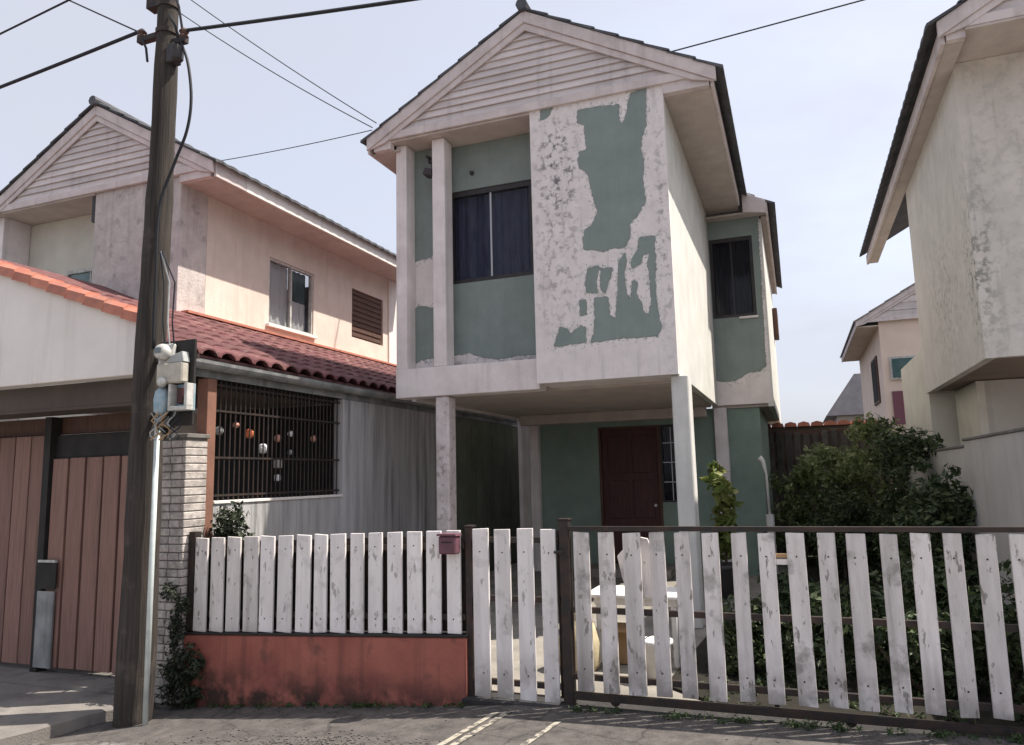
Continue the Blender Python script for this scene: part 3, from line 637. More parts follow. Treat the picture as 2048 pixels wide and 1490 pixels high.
# wall lamp and little light fitting
lamp = thing('wall_lamp', (-4.14, 8.2, 5.6), 'black floodlight bracket under the soffit at the top of the white pilaster', 'lamp')
MB().box(-4.20, -4.105, 8.20, 8.26, 5.66, 5.74).box(-4.17, -4.13, 8.08, 8.20, 5.68, 5.71).build('bracket', 'dark_frame', lamp, 0.006)
MB().prism_xz([(-4.23, 5.47), (-4.105, 5.43), (-4.105, 5.53), (-4.20, 5.56)], 8.10, 8.25).build('lamp_head', 'dark_frame', lamp, 0.01)
MB().tube([(-4.13, 8.17, 5.68), (-4.12, 8.17, 5.53)], 0.012, 6).build('arm', 'dark_frame', lamp)
bulb = thing('light_fitting', (-3.68, 8.44, 5.52), 'tiny black bulb holder on the green wall above the dark window', 'light')
MB().lathe((-3.68, 8.449, 5.52), [(0.03, 0), (0.03, -0.015), (0.018, -0.02), (0.018, -0.06)], 10, 'y').build('holder', 'dark_frame', bulb)

# ------------------------------------------------------------------ left neighbour house
LH = thing('left_house', (-9.6, 7.8, -0.2), 'salmon and cream gabled house behind the utility pole and the red roofed carport', 'house')
LCX, LZR, LHALF, LZE = -9.60, 7.36, 2.30, 6.06
gable_end(LH, LCX, LZR, LHALF, LZE, 7.78, 5.98, 10, x_lo=-11.82, x_hi=-7.94, zs=5.87)
lrf = MB().prism_xz([(LCX-LHALF, LZE+0.005), (LCX, LZR+0.005), (LCX+LHALF, LZE+0.005), (LCX, LZR+0.03)], 7.74, 14.0).build('roof', 'roof_tile_dark', LH)
roof_slope(lrf, LCX+LHALF+0.05, LZE-0.02, LCX, LZR+0.01, 7.70, 14.1, 8, 'roof_tile_dark')
roof_slope(lrf, LCX-LHALF, LZE+0.01, LCX, LZR+0.01, 7.70, 14.1, 8, 'roof_tile_dark')
MB().tube([(LCX, 7.66, LZR+0.05), (LCX, 14.1, LZR+0.05)], 0.075, 8).build('ridge_cap', 'roof_tile_dark', lrf)
bx('soffit', 'soffit', LH, -7.938, -7.33, 7.875, 14.0, 5.865, 5.89)
bx('fascia', 'parapet', LH, -7.328, -7.29, 8.42, 14.0, 5.85, 6.07, bevel=0.004)
bx('fascia', 'rake', LH, -7.328, -7.29, 7.79, 8.418, 5.85, 6.07, bevel=0.004)
bx('soffit', 'soffit', LH, -11.815, -9.602, 7.795, 8.40, 5.955, 5.98)
bx('front_panel', 'plaster_rough', LH, -9.60, -7.94, 7.82, 8.35, 2.65, 6.01, bevel=0.005)
# side wall with openings (window and brown shuttered opening)
def lwall(y0, y1, z0, z1): bx('side_wall', 'salmon', LH, -8.06, -7.942, y0, y1, z0, z1)
lwall(8.352, 9.76, 2.65, 6.0); lwall(9.76, 10.98, 2.65, 4.18); lwall(9.76, 10.98, 5.32, 6.0); lwall(10.98, 12.22, 2.65, 6.0)
lwall(12.22, 13.4, 2.65, 4.38); lwall(12.22, 13.4, 5.36, 6.0); lwall(13.4, 13.60, 2.65, 6.0)
bx('end_column', 'parapet', LH, -8.06, -7.91, 13.602, 14.0, 2.65, 5.86, bevel=0.006)
lw = bpy.data.objects.new('window', None); COL.objects.link(lw); lw.parent = LH; ORIGIN[lw.name] = wloc(LH)
MB().box(-8.03, -7.96, 9.765, 9.80, 4.185, 5.315).box(-8.03, -7.96, 10.94, 10.975, 4.185, 5.315).box(-8.03, -7.96, 9.80, 10.94, 5.28, 5.315).box(-8.03, -7.96, 9.80, 10.94, 4.185, 4.22).build('frame', 'meter_white', lw)
bx('pane', 'glass', lw, -8.005, -8.0, 9.80, 10.35, 4.22, 5.28); bx('pane', 'glass', lw, -8.02, -8.015, 10.39, 10.94, 4.22, 5.28)
for (ya, yb, za, zb, mt_) in ((9.78, 10.45, 4.2, 5.3, 'bauble_white'), (10.45, 10.96, 4.2, 4.75, 'bauble_white'), (10.45, 10.96, 4.75, 5.3, 'teal_glass')):  # white pieces are cloth, the teal one paints a foliage reflection
    q = MB(); n_ = 16
    for i in range(n_+1): q.v += [(-8.10+0.018*sin(i*1.5), ya+(yb-ya)*i/n_, za), (-8.10+0.018*sin(i*1.5), ya+(yb-ya)*i/n_, zb)]
    q.f = [[2*i, 2*i+2, 2*i+3, 2*i+1] for i in range(n_)]; q.build('curtain_backing', mt_, lw)
bx('mullion', 'meter_white', lw, -8.03, -7.965, 10.35, 10.39, 4.22, 5.28)
bx('sill', 'parapet', lw, -7.94, -7.88, 9.70, 11.03, 4.13, 4.18, bevel=0.004)
lw2 = bx('shutter', 'brown_wood', LH, -8.02, -7.98, 12.225, 13.395, 4.385, 5.355)
for k in range(9): bx('slat', 'brown_wood', lw2, -7.979, -7.962, 12.26, 13.36, 4.42+k*0.104, 4.49+k*0.104)
bx('recessed_wall', 'cream', LH, -11.80, -9.60, 8.36, 8.46, 2.65, 5.95)
bx('recess_jamb', 'dark_frame', LH, -9.68, -9.603, 7.83, 7.90, 5.55, 5.95)
window(LH, -10.75, -9.70, 8.30, 4.0, 5.03, 'meter_white', 'teal_glass', None, 2, fr=0.04, mull='meter_white', depth=0.055)
bx('corner_post', 'plaster', LH, -11.82, -11.70, 7.9, 8.35, 2.65, 5.95)
bx('ground_floor', 'salmon', LH, -11.8, -8.0, 8.47, 13.9, -0.2, 2.64)
bx('back_wall', 'salmon', LH, -11.8, -8.07, 13.8, 13.9, 2.65, 6.0)
bx('far_wall', 'salmon', LH, -11.8, -11.7, 8.47, 13.79, 2.65, 6.0)

# ------------------------------------------------------------------ carport of the left neighbour
CP = thing('carport', (-6.8, 6.5, -0.2), 'white walled carport with orange tiled edge left of the utility pole', 'carport')
def ptop(x): return 3.10+(-5.53-x)*0.365
MB().prism_xz([(-5.40, 2.585), (-5.40, ptop(-5.40)), (-9.3, ptop(-9.3)), (-9.3, 2.585)], 4.95, 5.09).build('front_wall', 'parapet', CP, 0.006)
# coping tiles on the sloping parapet
n = 16
for k in range(n):
    xa = -5.37-k*0.245; xb = xa-0.262
    za, zb = ptop(xa)+0.012+0.018, ptop(xb)+0.012
    q = MB()
    prof = [(-0.115, -0.045), (-0.10, 0.045), (-0.05, 0.085), (0.05, 0.085), (0.10, 0.045), (0.115, -0.045)]
    q.v = [(xa, 5.02+p[0], za+p[1]) for p in prof]+[(xb, 5.02+p[0], zb+p[1]) for p in prof]
    q.f = [[i, i+1, 7+i, 6+i] for i in range(5)]+[[0, 1, 2, 3, 4, 5], [11, 10, 9, 8, 7, 6], [0, 6, 11, 5]]
    q.build('coping_tile', 'tile_orange', CP)
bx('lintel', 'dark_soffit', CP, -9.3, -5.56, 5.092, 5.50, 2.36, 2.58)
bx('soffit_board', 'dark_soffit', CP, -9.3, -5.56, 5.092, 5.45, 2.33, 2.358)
# tiled roof: individual tiles on the slope that falls to the boundary
EX, EZ, SL = -5.14, 2.80, 0.41
tile_me = None
def roof_tile_mesh():
    q = MB(); L_ = 0.40; Wt = 0.125
    prof = [(-Wt, 0.0), (-Wt*0.75, 0.035), (-Wt*0.3, 0.058), (Wt*0.3, 0.058), (Wt*0.75, 0.035), (Wt, 0.0)]
    inn = [(a*0.86, b-0.014) for a, b in prof]
    for xx, dz in ((0, 0.02), (-L_, 0.0)):
        q.v += [(xx, a, b+dz-xx*SL) for a, b in prof]; q.v += [(xx, a, b+dz-xx*SL) for a, b in inn]
    for i in range(5):
        q.f.append([i, i+1, 13+i, 12+i]); q.f.append([6+i, 18+i, 19+i, 7+i]); q.f.append([i, 6+i, 7+i, i+1])
    q.f += [[0, 12, 18, 6], [5, 11, 23, 17]]
    me = bpy.data.meshes.new('roof_tile'); me.from_pydata(q.v, [], q.f)
    bm = bmesh.new(); bm.from_mesh(me); bmesh.ops.recalc_face_normals(bm, faces=bm.faces); bm.to_mesh(me); bm.free()
    me.materials.append(MATS['tile_red']); return me
tile_me = roof_tile_mesh()
cp_roof = MB().prism_xz([(EX-0.02, EZ-0.02), (-7.935, EZ-0.02+(EX-0.02+7.935)*SL), (-7.935, EZ+(EX-0.02+7.935)*SL), (EX-0.02, EZ)], 5.10, 14.0).build('roof_deck', 'tile_red', CP)
MB().prism_xz([(-7.94, EZ+(EX+7.94)*SL-0.02), (-9.3, EZ+(EX+9.3)*SL-0.02), (-9.3, EZ+(EX+9.3)*SL), (-7.94, EZ+(EX+7.94)*SL)], 5.10, 7.80).build('roof_deck', 'tile_red', CP)
cnt = 0
for c in range(8):
    for r_ in range(36):
        y = 5.23+r_*0.243
        o = bpy.data.objects.new('roof_tile', tile_me); COL.objects.link(o); o.parent = CP
        x = EX+0.03-c*0.352
        o.location = (x+6.8, y-6.5+RNG.uniform(-.004, .004), EZ+(EX-x)*SL+0.003+0.2+RNG.uniform(0, .004)); cnt += 1
bx('flashing', 'tile_orange', CP, -7.938, -7.80, 7.9, 13.95, 3.985, 4.02)
MB().prism_xz([(-5.185, 2.60), (-5.165, 2.60), (-5.165, 2.775), (-5.185, 2.775)], 5.12, 14.0).build('fascia_board', 'gutter', CP)
gq = MB()
for y in (5.14, 13.9):
    for k in range(9):
        an = pi+pi*k/8; gq.v.append((-5.09+0.07*cos(an), y, 2.735+0.075*sin(an)))
for k in range(8): gq.f.append([k, k+1, 10+k, 9+k])
go = gq.build('gutter', 'gutter', CP); md = go.modifiers.new('s', 'SOLIDIFY'); md.thickness = 0.006
bx('rafter_beam', 'gate_dark', CP, -5.42, -5.30, 5.62, 13.9, 2.55, 2.70)
bx('ceiling_board', 'brown_soffit', CP, -9.0, -5.45, 5.52, 8.3, 2.62, 2.64)

# ------------------------------------------------------------------ boundary wall with grille
BW = thing('boundary_wall', (-5.2, 7, 0), 'grey streaked side wall with barred opening under the red tiled eave', 'wall')
XB0, XB1 = -5.28, -5.16
GY0, GY1, GZ0, GZ1 = 5.62, 7.75, 1.44, 2.60
bx('wall_base', 'boundary_grey', BW, XB0, XB1, 5.62, GY1, -0.3, GZ0-0.03)
bx('wall_sill', 'parapet', BW, XB0-0.01, XB1+0.015, 5.62, GY1, GZ0-0.028, GZ0, bevel=0.004)
bx('wall_panel', 'boundary_grey', BW, XB0, XB1, GY1+0.14, 10.40, -0.3, 2.594)
bx('wall_pier', 'boundary_grey', BW, XB0-0.01, XB1+0.01, GY1+0.002, GY1+0.138, -0.3, 2.594, bevel=0.006)
bx('wall_panel', 'boundary_green', BW, XB0, XB1, 10.402, 14.8, -0.3, 2.594)
bx('jamb', 'jamb', BW, XB0, XB1+0.005, 5.50, 5.618, 0.9, 2.594, bevel=0.004)
gr = bpy.data.objects.new('grille', None); COL.objects.link(gr); gr.parent = BW; ORIGIN[gr.name] = wloc(BW)
for k in range(30):
    y = GY0+0.04+k*(GY1-GY0-0.08)/29
    MB().tube([(-5.21, y, GZ0), (-5.21, y, GZ1)], 0.0075, 6).build('bar', 'iron', gr)
for z in (GZ0+0.05, 1.85, 2.30, GZ1-0.05): bx('rail', 'iron', gr, -5.222, -5.198, GY0, GY1, z-0.01, z+0.01)
# near-black partition added: the carport's interior shade is in its colour
bx('dark_partition', 'gate_dark', BW, -7.9, -5.30, 8.32, 8.40, -0.2, 2.6)

# hanging ornaments behind the bars
ORN = [(6.5, 1.96, 0.055, 'bauble_white', 'large white round bauble, lowest of the string behind the bars', 'ball'),
       (6.28, 2.11, 0.05, 'bauble_orange', 'orange round bauble hanging left of the large white one', 'ball'),
       (6.74, 2.08, 0.042, 'bauble_pink', 'peach round bauble hanging right of the large white one', 'ball'),
       (6.96, 2.14, 0.035, 'bauble_white', 'small white bauble right of the peach one behind the bars', 'ball'),
       (6.08, 2.19, 0.033, 'bauble_pink', 'small pink bauble left of the orange one, highest of the string', 'ball'),
       (5.84, 2.12, 0.045, 'meter_grey', 'grey bauble hanging leftmost behind the bars', 'ball'),
       (7.39, 2.10, 0.04, 'bauble_pink', 'dull pink bauble hanging rightmost behind the bars', 'ball'),
       (6.96, 1.93, 0.03, 'meter_grey', 'small grey bauble hanging below the small white one', 'ball'),
       (6.75, 1.80, 0.045, 'meter_white', 'pale blue-white paper lantern hanging below the peach bauble', 'box'),
       (6.75, 1.65, 0.035, 'bauble_white', 'small white paper box hanging lowest behind the bars', 'box')]
for y, z, r, mt, lb, kd in ORN:
    t = thing('hanging_ornament', (-5.32, y, z), lb, 'ornament', 'ornaments behind the barred opening')
    if kd == 'ball': MB().lathe((-5.32, y, z), [(r*sin(a), -r*cos(a)) for a in [pi*(i+0.15)/10.3 for i in range(11)]], 14).build('ball', mt, t, smooth=True)
    else: MB().prism_xy([(-5.32-r*.8, y-r*.8), (-5.32+r*.8, y-r*.8), (-5.32+r*.8, y+r*.8), (-5.32-r*.8, y+r*.8)], z-r, z+r).build('lantern', mt, t, 0.008)
    MB().tube([(-5.32, y, z+r*0.9), (-5.32, y, 2.55)], 0.002, 4).build('thread', 'cable', t)

# ------------------------------------------------------------------ brown gate
BG = thing('wooden_gate', (-7.0, 5.5, -0.2), 'brown board gate with dark transom under the white carport wall', 'gate')
bx('post', 'gate_dark', BG, -7.25, -7.16, 5.47, 5.58, -0.2, 2.325)
bx('post', 'gate_dark', BG, -5.97, -5.70, 5.47, 5.58, -0.2, 2.325)
bx('top_rail', 'brown_wood', BG, -9.3, -5.70, 5.60, 5.66, 2.15, 2.33)
bx('transom', 'gate_dark', BG, -7.158, -5.972, 5.54, 5.57, 1.90, 2.13)
x = -7.15
while x < -6.02:
    wd = 0.235; z1 = 1.895+RNG.uniform(-.004, .004)
    bx('board', 'gate_wood', BG, x+0.012, x+wd-0.018, 5.50+RNG.uniform(-.004, .004), 5.535, -0.15, z1, bevel=0.004); x += wd
x = -7.27
while x > -9.2:
    wd = 0.235
    bx('board', 'gate_wood', BG, x-wd+0.010, x-0.006, 5.52+RNG.uniform(-.004, .004), 5.555, -0.15, 2.14, bevel=0.004); x -= wd
bx('backing', 'gate_dark', BG, -9.3, -5.972, 5.575, 5.595, -0.15, 2.14)
lk = MB().box(-7.19, -6.95, 5.455, 5.468, 0.60, 0.86).build('letter_slot', 'gate_dark', BG, 0.004)
bx('slot_lid', 'meter_white', lk, -7.19, -6.95, 5.44, 5.468, 0.862, 0.885)
bx('kick_plate', 'gutter', BG, -7.20, -6.97, 5.46, 5.478, -0.15, 0.58)

# ------------------------------------------------------------------ brick pillar and meters
BP = thing('brick_pillar', (-5.3, 5.38, -0.3), 'pale weathered brick pillar between the utility pole and the white fence', 'pillar')
bx('core', 'mortar', BP, -5.455, -5.145, 5.255, 5.495, -0.35, 2.02)
for k in range(32):
    z = -0.28+k*0.0715; off = 0.0 if k % 2 else 0.09
    cuts = [-5.465, -5.345-off*0.5+0.03, -5.205-off+0.02, -5.135] if k % 2 else [-5.465, -5.30, -5.135]
    for a, b in zip(cuts[:-1], cuts[1:]):
        e = RNG.uniform(-.004, .006)
        bx('brick', 'brick_white', BP, a+0.004, b-0.004, 5.242-e, 5.506, z, z+0.062, bevel=0.005)
bx('cap', 'mortar', BP, -5.48, -5.12, 5.23, 5.515, 2.02, 2.06, bevel=0.006)
MBD = thing('meter_board', (-4.8, 4.75, 2.1), 'dark board fixed to the right side of the utility pole under the eave', 'meter board')
bx('board', 'gate_dark', MBD, -4.97, -4.60, 4.745, 4.77, 2.08, 2.80, bevel=0.004)
bx('bracket', 'iron', MBD, -5.06, -4.60, 4.772, 4.80, 2.64, 2.68); bx('bracket', 'iron', MBD, -5.05, -4.60, 4.772, 4.80, 2.18, 2.22)
def meter(x, z, r, m1, lab):
    t = thing('electricity_meter', (x, 4.70, z), lab, 'meter', 'meters on the pole')
    MB().box(x-r*1.05, x+r*1.05, 4.69, 4.743, z-r*1.35, z+r*1.0).build('case', m1, t, 0.012)
    MB().lathe((x, 4.69, z), [(r*0.95, 0), (r*0.95, -0.03), (r*0.8, -0.06), (r*0.45, -0.075)], 16, 'y').build('dial_cover', 'meter_white', t, smooth=True)
    MB().box(x-r*.45, x+r*.45, 4.610, 4.614, z-.015, z+.03).build('register', 'glass_dome', t)
meter(-4.865, 2.695, 0.075, 'meter_white', 'white round electricity meter at the top of the board on the pole')
t = thing('fuse_box', (-4.78, 4.70, 2.52), 'wide beige fuse box below the round meter on the pole', 'fuse box')
MB().box(-4.925, -4.645, 4.66, 4.743, 2.43, 2.60).build('case', 'cable_box', t, 0.012)
MB().prism_xz([(-4.80, 2.602), (-4.64, 2.602), (-4.66, 2.69), (-4.78, 2.66)], 4.67, 4.743).build('cover', 'meter_grey', t, 0.004)
MB().lathe((-4.84, 4.66, 2.44), [(0.045, 0), (0.04, -0.03), (0.02, -0.045)], 12, 'y').build('knob', 'meter_white', t, smooth=True)
t = thing('cable_terminal', (-4.89, 4.70, 2.29), 'narrow grey-blue oval cable terminal low on the pole beside the pale box', 'terminal')
MB().lathe((-4.885, 4.70, 2.17), [(0.03, 0), (0.062, 0.03), (0.068, 0.13), (0.055, 0.20), (0.025, 0.235)], 12).build('case', 'meter_blue', t, smooth=True)
for k in range(4): bx('terminal_fin', 'meter_grey', t, -4.94+k*0.028, -4.928+k*0.028, 4.68, 4.742, 2.085, 2.165)
t = thing('junction_box', (-4.67, 4.70, 2.3), 'open pale blue junction box at the lower right of the board on the pole', 'junction box')
MB().box(-4.775, -4.575, 4.728, 4.743, 2.20, 2.42).build('back', 'meter_blue', t)
MB().box(-4.775, -4.575, 4.65, 4.727, 2.20, 2.235).box(-4.605, -4.575, 4.65, 4.727, 2.235, 2.42).box(-4.775, -4.75, 4.65, 4.727, 2.235, 2.42).build('rim', 'meter_white', t, 0.003)
MB().box(-4.72, -4.66, 4.69, 4.727, 2.26, 2.39).build('breaker', 'door_maroon', t, 0.004)
t = thing('loose_wires', (-4.8, 4.68, 2.1), 'tangle of loose wires hanging below the boxes on the pole', 'wires')
for k in range(9):
    a = RNG.uniform(-4.92, -4.66); pts = []
    for i in range(8): pts.append((a+0.035*sin(i*1.3+k)+RNG.uniform(-.01, .01), 4.66+0.02*cos(i+k), 2.19-i*0.032))
    MB().tube(pts, 0.006, 5).build('wire', ['cable', 'meter_grey', 'cardboard'][k % 3], t)
for k in range(3):
    a = -4.88+k*0.05
    MB().tube([(a, 4.70, 2.76), (a-0.02, 4.69, 2.95), (a-0.06+0.01*k, 4.72, 3.3), (-5.02+0.012*k, 4.74, 3.6)], 0.007, 5).build('wire', ['cable', 'meter_grey', 'cable'][k], t)
t = MB().tube([(-4.985, 4.76, 2.10), (-4.985, 4.76, 1.0), (-4.98, 4.76, -0.30)], 0.022, 8).build('conduit_pipe', 'pipe_white', None, smooth=True)
tag(t, 'thin pale conduit pipe running down beside the foot of the utility pole', 'pipe')

# ------------------------------------------------------------------ utility pole and cables
PX, PY = -5.185, 4.83
UP = thing('utility_pole', (PX, PY, -0.32), 'dark weathered wooden utility pole in front of the left neighbour', 'utility pole')
pm = MB(); pts = []; rs = []
for i in range(40):
    z = -0.5+i*(9.5+0.5)/39; pts.append((PX+0.007*z+0.006*sin(z*1.7), PY+0.005*cos(z*1.3), z)); rs.append(0.152-0.0098*(z+0.3)+0.004*sin(z*5.1)+0.003*sin(z*11))
pm.tube(pts, rs, 20); pm.build('trunk', 'pole_wood', UP, smooth=True)
for z, dx in ((5.72, 0.0), (5.98, 0.0)):
    MB().lathe((PX+0.04, PY, z), [(0.100, -0.02), (0.102, 0.02)], 20).build('band', 'iron', UP)
MB().box(PX-0.30, PX-0.03, PY-0.03, PY+0.03, 5.70, 5.75).build('bracket', 'iron', UP)
MB().box(PX+0.10, PX+0.27, PY-0.03, PY+0.03, 5.58, 5.63).build('bracket', 'iron', UP)
for x, z in ((PX-0.27, 5.76), (PX+0.24, 5.64)):
    MB().lathe((x, PY, z), [(0.03, -0.02), (0.045, 0.0), (0.03, 0.025), (0.045, 0.05), (0.02, 0.08)], 10).build('insulator', 'insulator', UP)
MB().lathe((PX+0.20, PY-0.03, 5.45), [(0.03, -0.06), (0.055, -0.04), (0.06, 0.08), (0.03, 0.10)], 8).build('cable_clamp', 'dark_frame', UP)
MB().box(PX+0.115, PX+0.20, PY-0.08, PY+0.03, 5.38, 5.56).build('splice_box', 'dark_frame', UP, 0.01)
MB().box(PX-0.18, PX-0.03, PY-0.05, PY+0.05, 6.0, 6.10).build('bracket', 'iron', UP)
for a, b in (((PX-0.25, 5.74), (PX-0.12, 5.45)), ((PX+0.2, 5.60), (PX+0.12, 5.85)), ((PX+0.24, 5.7), (PX+0.13, 6.15))):
    MB().tube([(a[0], PY-0.02, a[1]), ((a[0]+b[0])/2+0.03, PY-0.05, (a[1]+b[1])/2), (b[0], PY-0.06, b[1])], 0.011, 6).build('jumper', 'cable', UP)
def smooth_pts(p, n=6):
    p = [Vector(a) for a in p]; p = [p[0]*2-p[1]]+p+[p[-1]*2-p[-2]]; out = []
    for i in range(1, len(p)-2):
        for k in range(n):
            t = k/n; out.append(0.5*((2*p[i])+(p[i+1]-p[i-1])*t+(2*p[i-1]-5*p[i]+4*p[i+1]-p[i+2])*t*t+(3*p[i]-p[i-1]-3*p[i+1]+p[i+2])*t**3))
    return out+[p[-2]]
def cable(p, q, r, sag, label, n=24):
    p, q = Vector(p), Vector(q)
    pts = [p+(q-p)*(i/n)-Vector((0, 0, 4*sag*(i/n)*(1-i/n))) for i in range(n+1)]
    return tag(MB().tube(pts, r, 5).build('overhead_cable', 'cable'), label, 'cable', 'overhead cables')
cable((PX-0.27, PY, 5.83), (-22, 4.9, 5.5), 0.017, 0.25, 'thick cable running left from the bracket on the pole')
cable((PX+0.24, PY, 5.70), (36, 4.83, 5.8), 0.017, 1.5, 'thick cable running right from the pole across the sky', 60)
cable((PX-0.27, PY, 5.80), (-13.0, 5.6, 10.6), 0.008, 0.02, 'thin wire rising steeply left from the pole bracket')
cable((PX-0.14, PY, 6.55), (-24, 4.83, 4.4), 0.010, 0.05, 'thin wire falling towards the far left edge of the sky')
cable((-4.86, 7.93, 6.15), (-8.6, 7.2, 8.95), 0.007, 0.10, 'lower of two thin wires reaching the left eave of the peeling house')
cable((-4.80, 7.93, 6.20), (-8.2, 7.2, 8.95), 0.007, 0.06, 'upper of two thin wires reaching the left eave of the peeling house')
cable((-4.88, 7.95, 6.13), (-7.32, 7.85, 6.10), 0.006, 0.02, 'faint wire from the left eave of the peeling house to the left neighbour')
cable((-6.0, 13.0, 9.07), (9.0, 13.0, 9.87), 0.014, 0.02, 'single cable behind the gable crossing the right part of the sky')
# drop cable curving down along the pole
pts = [(PX+0.22, PY-0.02, 5.60), (PX+0.33, PY-0.03, 5.35), (PX+0.385, PY-0.03, 5.0), (PX+0.35, PY-0.03, 4.7), (PX+0.24, PY-0.05, 4.4), (PX+0.13, PY-0.085, 4.0), (PX+0.13, PY-0.09, 3.3), (PX+0.135, PY-0.09, 2.75)]
tag(MB().tube(smooth_pts(pts), 0.013, 6).build('drop_cable', 'cable', None, smooth=True), 'black service cable bowing out from the pole and running down it', 'cable')

# ------------------------------------------------------------------ front boundary
RW = MB()
nseg = 30
RWo = thing('low_wall', (-3.7, 5.35, -0.2), 'low red painted wall with black stains under the left white slats', 'wall')
def rw_z(x): return 0.30+(x+5.12)/(2.75)*0.115
RW.prism_xz([(-5.12, -0.45), (-2.42, -0.45), (-2.42, rw_z(-2.42)), (-5.12, rw_z(-5.12))], 5.27, 5.42).build('wall', 'red_wall', RWo, 0.008)
MB().prism_xz([(-5.13, rw_z(-5.12)+0.002), (-2.41, rw_z(-2.42)+0.002), (-2.41, rw_z(-2.42)+0.018), (-5.13, rw_z(-5.12)+0.018)], 5.26, 5.43).build('coping', 'gate_dark', RWo, 0.004)

def slat(parent, x0, x1, z0, z1, y, mat, th=0.022, tilt=0.0):
    q = MB(); t = tilt
    j = [RNG.uniform(-.004, .004) for _ in range(4)]
    q.v = [(x0+j[0], y, z0+j[2]), (x1+j[0], y, z0-j[2]), (x1+j[1]+t, y, z1+j[3]), (x0+j[1]+t, y, z1-j[3]),
           (x0+j[0], y+th, z0+j[2]), (x1+j[0], y+th, z0-j[2]), (x1+j[1]+t, y+th, z1+j[3]), (x0+j[1]+t, y+th, z1-j[3])]
    q.f = [[0, 1, 2, 3], [5, 4, 7, 6], [0, 4, 5, 1], [3, 2, 6, 7], [0, 3, 7, 4], [1, 5, 6, 2]]
    o = q.build('slat', mat, parent, 0.003)
    for zz in (z0+(z1-z0)*0.14, z0+(z1-z0)*0.86):
        xx = (x0+x1)/2+t*(zz-z0)/(z1-z0)+RNG.uniform(-.012, .012)
        MB().lathe((xx, y-0.0005, zz), [(0.006, 0.0), (0.006, -0.002), (0.003, -0.003)], 6, 'y').build('nail', 'iron', o)
    return o
LF = thing('slat_fence', (-3.75, 5.3, 0.36), 'white vertical slat fence standing on the low red wall', 'fence')
lf = [-5.046, -4.911, -4.866, -4.728, -4.695, -4.554, -4.511, -4.363, -4.342, -4.201, -4.16, -4.017, -3.976, -3.836, -3.797, -3.674, -3.635, -3.491, -3.443, -3.32, -3.274, -3.149, -3.103, -2.972, -2.927, -2.799, -2.755, -2.629, -2.577, -2.462]
for a, b in zip(lf[::2], lf[1::2]):
    xm = (a+b)/2; zt = 1.125+(xm+5.05)*0.030; zb = rw_z(xm)+0.022
    slat(LF, a, b, zb, zt, 5.30+RNG.uniform(-.004, .004), 'slat_new' if xm > -4.4 else 'slat_white')
for z0, dz in ((0.45, 0.045), (0.98, 0.045)):
    MB().prism_xz([(-5.10, z0), (-2.44, z0+0.08), (-2.44, z0+0.08+dz), (-5.10, z0+dz)], 5.33, 5.37).build('rail', 'iron', LF)
MB().prism_xz([(-5.10, 0.325), (-2.44, 0.44), (-2.44, 1.16), (-5.10, 1.08)], 5.376, 5.382).build('dark_backing', 'iron', LF)  # dark sheet added to keep the gaps between slats black
MB().box(-5.125, -5.055, 5.30, 5.375, 0.33, 1.18).build('post', 'iron', LF)

def post(x0, x1, z1, label, y0=5.32, y1=5.40):
    t = thing('gate_post', ((x0+x1)/2, (y0+y1)/2, street_z(x0)), label, 'post', 'dark gate posts')
    MB().box(x0, x1, y0, y1, -0.2, z1).build('shaft', 'iron', t, 0.004)
    MB().box(x0-0.006, x1+0.006, y0-0.006, y1+0.006, z1, z1+0.012).build('cap', 'iron', t)
post(-2.43, -2.375, 1.225, 'dark square post between the red wall and the narrow gate')
post(-1.675, -1.60, 1.275, 'taller dark post between the narrow gate and the wide gate')

PG = thing('narrow_gate', (-2.03, 5.32, 0.0), 'narrow white slat gate of four boards between two dark posts', 'gate')
gx = [-2.357, -2.228, -2.178, -2.052, -1.995, -1.871, -1.808, -1.695]
for a, b in zip(gx[::2], gx[1::2]): slat(PG, a, b, -0.005, 1.215+RNG.uniform(-.006, .006), 5.30, 'slat_new')
for z in (0.10, 0.70, 1.13): bx('rail', 'iron', PG, -2.365, -1.685, 5.325, 5.36, z-0.02, z+0.02)
bx('stile', 'iron', PG, -2.368, -2.345, 5.362, 5.39, 0.02, 1.20); bx('stile', 'iron', PG, -1.705, -1.682, 5.362, 5.39, 0.02, 1.20)
bx('bottom_plate', 'paint_line', PG, -2.34, -1.70, 5.29, 5.299, -0.028, -0.004)
MB().tube([(-1.70, 5.28, 1.05), (-1.63, 5.28, 1.05)], 0.012, 6).build('latch', 'iron', PG)

WG = thing('wide_gate', (0.2, 5.32, 0.08), 'wide white slat sliding gate with dark top rail filling the right foreground', 'gate')
rg = [-1.561, -1.444, -1.377, -1.263, -1.197, -1.071, -1.007, -0.902, -0.832, -0.729, -0.648, -0.537, -0.455, -0.357, -0.283, -0.178, -0.102, 0.012, 0.083, 0.191, 0.254, 0.369, 0.45, 0.551, 0.619, 0.73, 0.802, 0.902, 0.975, 1.078, 1.151, 1.254, 1.33, 1.44, 1.51, 1.62]
for i, (a, b) in enumerate(zip(rg[::2], rg[1::2])):
    xm = (a+b)/2
    slat(WG, a, b, 0.085+(xm+1.5)*0.016+RNG.uniform(-.006, .006), 1.192+RNG.uniform(-.004, .004), 5.30+RNG.uniform(-.003, .003), 'slat_white', tilt=RNG.uniform(-.006, .006))
bx('top_rail', 'iron', WG, -1.59, 1.70, 5.30, 5.345, 1.20, 1.232)
bx('rail', 'iron', WG, -1.59, 1.70, 5.326, 5.36, 0.62, 0.66)
bx('rail', 'iron', WG, -1.59, 1.70, 5.326, 5.36, 0.16, 0.20)
bx('bottom_rail', 'iron', WG, -1.59, 1.70, 5.305, 5.35, 0.03, 0.078)
